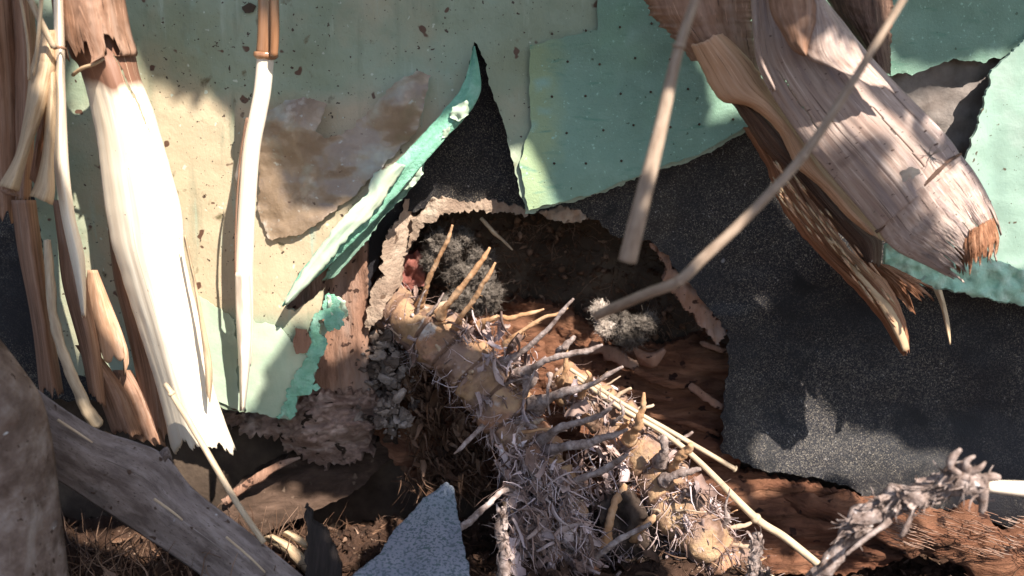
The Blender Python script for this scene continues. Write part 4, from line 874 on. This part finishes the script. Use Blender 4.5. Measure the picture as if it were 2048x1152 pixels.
for i, (pts, lab) in enumerate((([(1505, 1190, -.2, 18), (1508, 1130, -.205, 17), (1515, 1070, -.21, 15)], 'pale cut root stub poking up at the bottom, right of the second rhizome'), ([(1525, 1160, -.21, 12), (1532, 1148, -.21, 12)], 'tiny cut knob beside the pale bottom stub'), ([(1005, 1200, -.19, 20), (1010, 1120, -.185, 17), (1000, 1060, -.18, 14), (1008, 1015, -.18, 9)], 'dark shaggy root end standing left of the thick rhizome at the bottom'))):
    f = MB(); pp = [(p[0] + random.gauss(0, 2), p[1], p[2], p[3] * (.85 if j_ == 0 else .7)) for j_, p in enumerate(pts)]
    tube(f, pp, 16, rough=.55, rs=160, n=36)
    for k in range(90 if i != 1 else 20):
        j_ = random.randrange(len(pts) - 1); t = random.random(); a_, b_ = pts[j_], pts[j_ + 1]
        c = P(lerp(a_[0], b_[0], t) + random.uniform(-.7, .7) * a_[3], lerp(a_[1], b_[1], t), lerp(a_[2], b_[2], t) - .003)
        if k % 2: fibre(f, c, Vector((random.gauss(0, .6), -.3, random.gauss(.6, .8))), random.uniform(.004, .016), random.choice((.0003, .0006)), 1.0)
        else: scrap(f, c, random.choice((.004, .008, .013)), Vector((random.gauss(0, .3), -.1, 1)).normalized(), asp=.35)
    tag(f.build('root_stub', M['rootgrey']), lab, 'root')

# crumbs, litter, pebbles
f = MB()
for k in range(5200):
    x = random.uniform(-.5, .6); y = random.uniform(-.42, .03); pebble(f, Vector((x, y, ground_z(x, y) + .001)), random.choice((.0012, .0018, .0026)) * random.uniform(.7, 1.5))
for k in range(2600):
    x = random.uniform(-.30, .05) if k % 2 else random.uniform(.2, .5); y = random.uniform(-.32, -.01); pebble(f, Vector((x, y, ground_z(x, y) + .002)), random.choice((.002, .003, .0045, .007)), 2)
tag(f.build('soil_crumbs', M['soil'], smooth=False), 'brown soil crumbs strewn over the ground', 'soil', kind='stuff')
f = MB()
for k in range(2400):
    x = random.uniform(-.5, .6); y = random.uniform(-.42, .0); z = ground_z(x, y) + random.uniform(.001, .006)
    if k % 3: scrap(f, Vector((x, y, z)), random.choice((.004, .008, .012, .024)), Vector((random.gauss(0, 1), random.gauss(0, 1), random.gauss(0, .25))).normalized(), asp=random.uniform(.12, .45))
    else: fibre(f, Vector((x, y, z)), Vector((random.gauss(0, 1), random.gauss(0, 1), random.gauss(.1, .3))), random.uniform(.01, .04), random.uniform(.0004, .001), 1.0, seg=4)
for k in range(500):
    x = random.uniform(-.45, -.18); y = random.uniform(-.24, -.02); z = ground_z(x, y)
    fibre(f, Vector((x, y, z)), Vector((random.gauss(0, .6), random.gauss(0, .5), random.gauss(.9, .6))), random.uniform(.02, .06), random.uniform(.0004, .001), 1.2, seg=4)
tag(f.build('leaf_litter', M['litter']), 'brown bits of leaf and root litter over the soil', 'litter', kind='stuff')
f = MB()
for k in range(240):
    x = random.gauss(775, 26); y = random.gauss(745, 40); pebble(f, P(x, y, -.012 + random.uniform(-.02, .012)), random.choice((.0008, .0012, .002, .0035, .006)), 2)
for k in range(120):
    x = random.gauss(785, 22); y = random.gauss(835, 18); pebble(f, P(x, y, -.045 + random.uniform(-.01, .01)), random.choice((.001, .002, .003, .005)), 2)
tag(f.build('mortar_crumbs', M['pebble'], smooth=False), 'grey crumbled mortar bits piled beside the stud at the foot of the hole', 'rubble', kind='stuff')

# ------------------------------------------------------------------ unseen bamboo leaves added overhead to cast the shade areas
SHADE = [  # (depth y, polygon in photo pixels there) that the added leaves are placed to shade
 (-.05, [(200, -300), (1330, -300), (1400, 0), (1480, 240), (1240, 390), (1085, 430), (1090, 330), (1010, 220), (960, 180), (900, 260), (800, 350), (700, 470), (600, 470), (545, 300), (500, 130), (420, 170), (330, 130), (270, 90)]),
 (-.12, [(-600, -300), (200, -300), (120, 60), (60, 300), (90, 450), (190, 560), (300, 800), (340, 900), (200, 900), (-600, 800)]),
 (-.20, [(-300, 600), (60, 660), (330, 860), (660, 1152), (660, 1400), (-300, 1400)]),
 (-.004, [(955, 110), (1000, 200), (1035, 290), (1055, 420), (960, 410), (820, 410), (810, 370), (880, 270), (940, 200)]),
 (.02, [(1010, 430), (1450, 430), (1450, 630), (1130, 600), (1030, 560)]),
 (-.01, [(1300, 300), (1500, 280), (1760, 600), (2048, 640), (2300, 1000), (2000, 1020), (1780, 880), (1640, 760), (1455, 635), (1380, 500)]),
 (-.19, [(1715, 190), (1790, 190), (1870, 290), (1930, 400), (1960, 520), (1900, 590), (1770, 500), (1700, 430), (1650, 360), (1700, 330)]),
 (-.17, [(1480, -100), (1800, -100), (1790, 110), (1680, 130), (1600, 110), (1510, 20)]),
 (-.045, [(1740, -300), (2300, -300), (2300, 60), (2040, 90), (2000, 125), (1900, 130), (1740, 170)]),
 (-.12, [(1260, -100), (1500, -100), (1500, 120), (1390, 90)]),
 (-.03, [(560, 700), (760, 640), (800, 650), (1000, 760), (1000, 1000), (600, 1010), (450, 900), (480, 850)]),
 (-.17, [(590, 960), (700, 1010), (720, 1120), (820, 960), (905, 900), (970, 1000), (980, 1400), (580, 1400)]),
 (-.13, [(930, 720), (1150, 720), (1290, 880), (1310, 1300), (950, 1300), (980, 960)]),
 (-.06, [(1360, 900), (1560, 960), (1780, 1010), (1790, 1110), (1640, 1160), (1480, 1100)]),
 (-.01, [(1150, 690), (1440, 660), (1440, 930), (1700, 990), (1600, 1100), (1480, 1060), (1330, 900)]),
]
def in_shade(p, Y0, poly):
    # project a world point along the sun onto the plane y=Y0, then to photo pixels
    t = (Y0 - p.y) / -SUN.y; q = p - SUN * t
    d = q - CAM; z = d.dot(FWD); x = 1024 + d.dot(RGT) / z / K; y = 576 - d.dot(UPV) / z / K
    return inpoly(x, y, poly)
fo = MB(); cnt = 0; tries = 0
while cnt < 4200 and tries < 120000:
    tries += 1
    px = random.uniform(-700, 2400); py = random.uniform(-350, 1300); Y0, poly = random.choice(SHADE)
    if not inpoly(px, py, poly): continue
    c = P(px, py, Y0) + SUN * random.uniform(1.05, 1.5)
    ax = Vector((random.gauss(0, .6), random.gauss(0, .5), random.gauss(-.7, .5))).normalized()
    L = random.uniform(.05, .13); w = L * .13
    ok = all(in_shade(c + ax * L * .5 * s, Y0, poly) for s in (-1, -.5, .5, 1))
    if not ok: 
        L = .035; w = .006
        if not all(in_shade(c + ax * L * .5 * s, Y0, poly) for s in (-1, 1)): continue
    sd_ = ax.cross(SUN + Vector((random.gauss(0, .3), random.gauss(0, .3), random.gauss(0, .3)))).normalized(); nn = ax.cross(sd_)
    prev = None
    for j in range(6):
        t = j / 5; ww = w * math.sin(math.pi * min(1, t * .95 + .05)) ** .6
        b = c + ax * L * (t - .5) - nn * L * .15 * (t - .5) ** 2
        r_ = (fo.add(b - sd_ * ww), fo.add(b + nn * ww * .2), fo.add(b + sd_ * ww))
        if prev:
            fo.f.append((prev[0], prev[1], r_[1], r_[0])); fo.f.append((prev[1], prev[2], r_[2], r_[1]))
        prev = r_
    cnt += 1
print('leaves', cnt, 'tries', tries)
tag(fo.build('shade_leaves', M['leafgreen']), 'unseen bamboo leaves added overhead to shade the wall', 'foliage', kind='stuff')
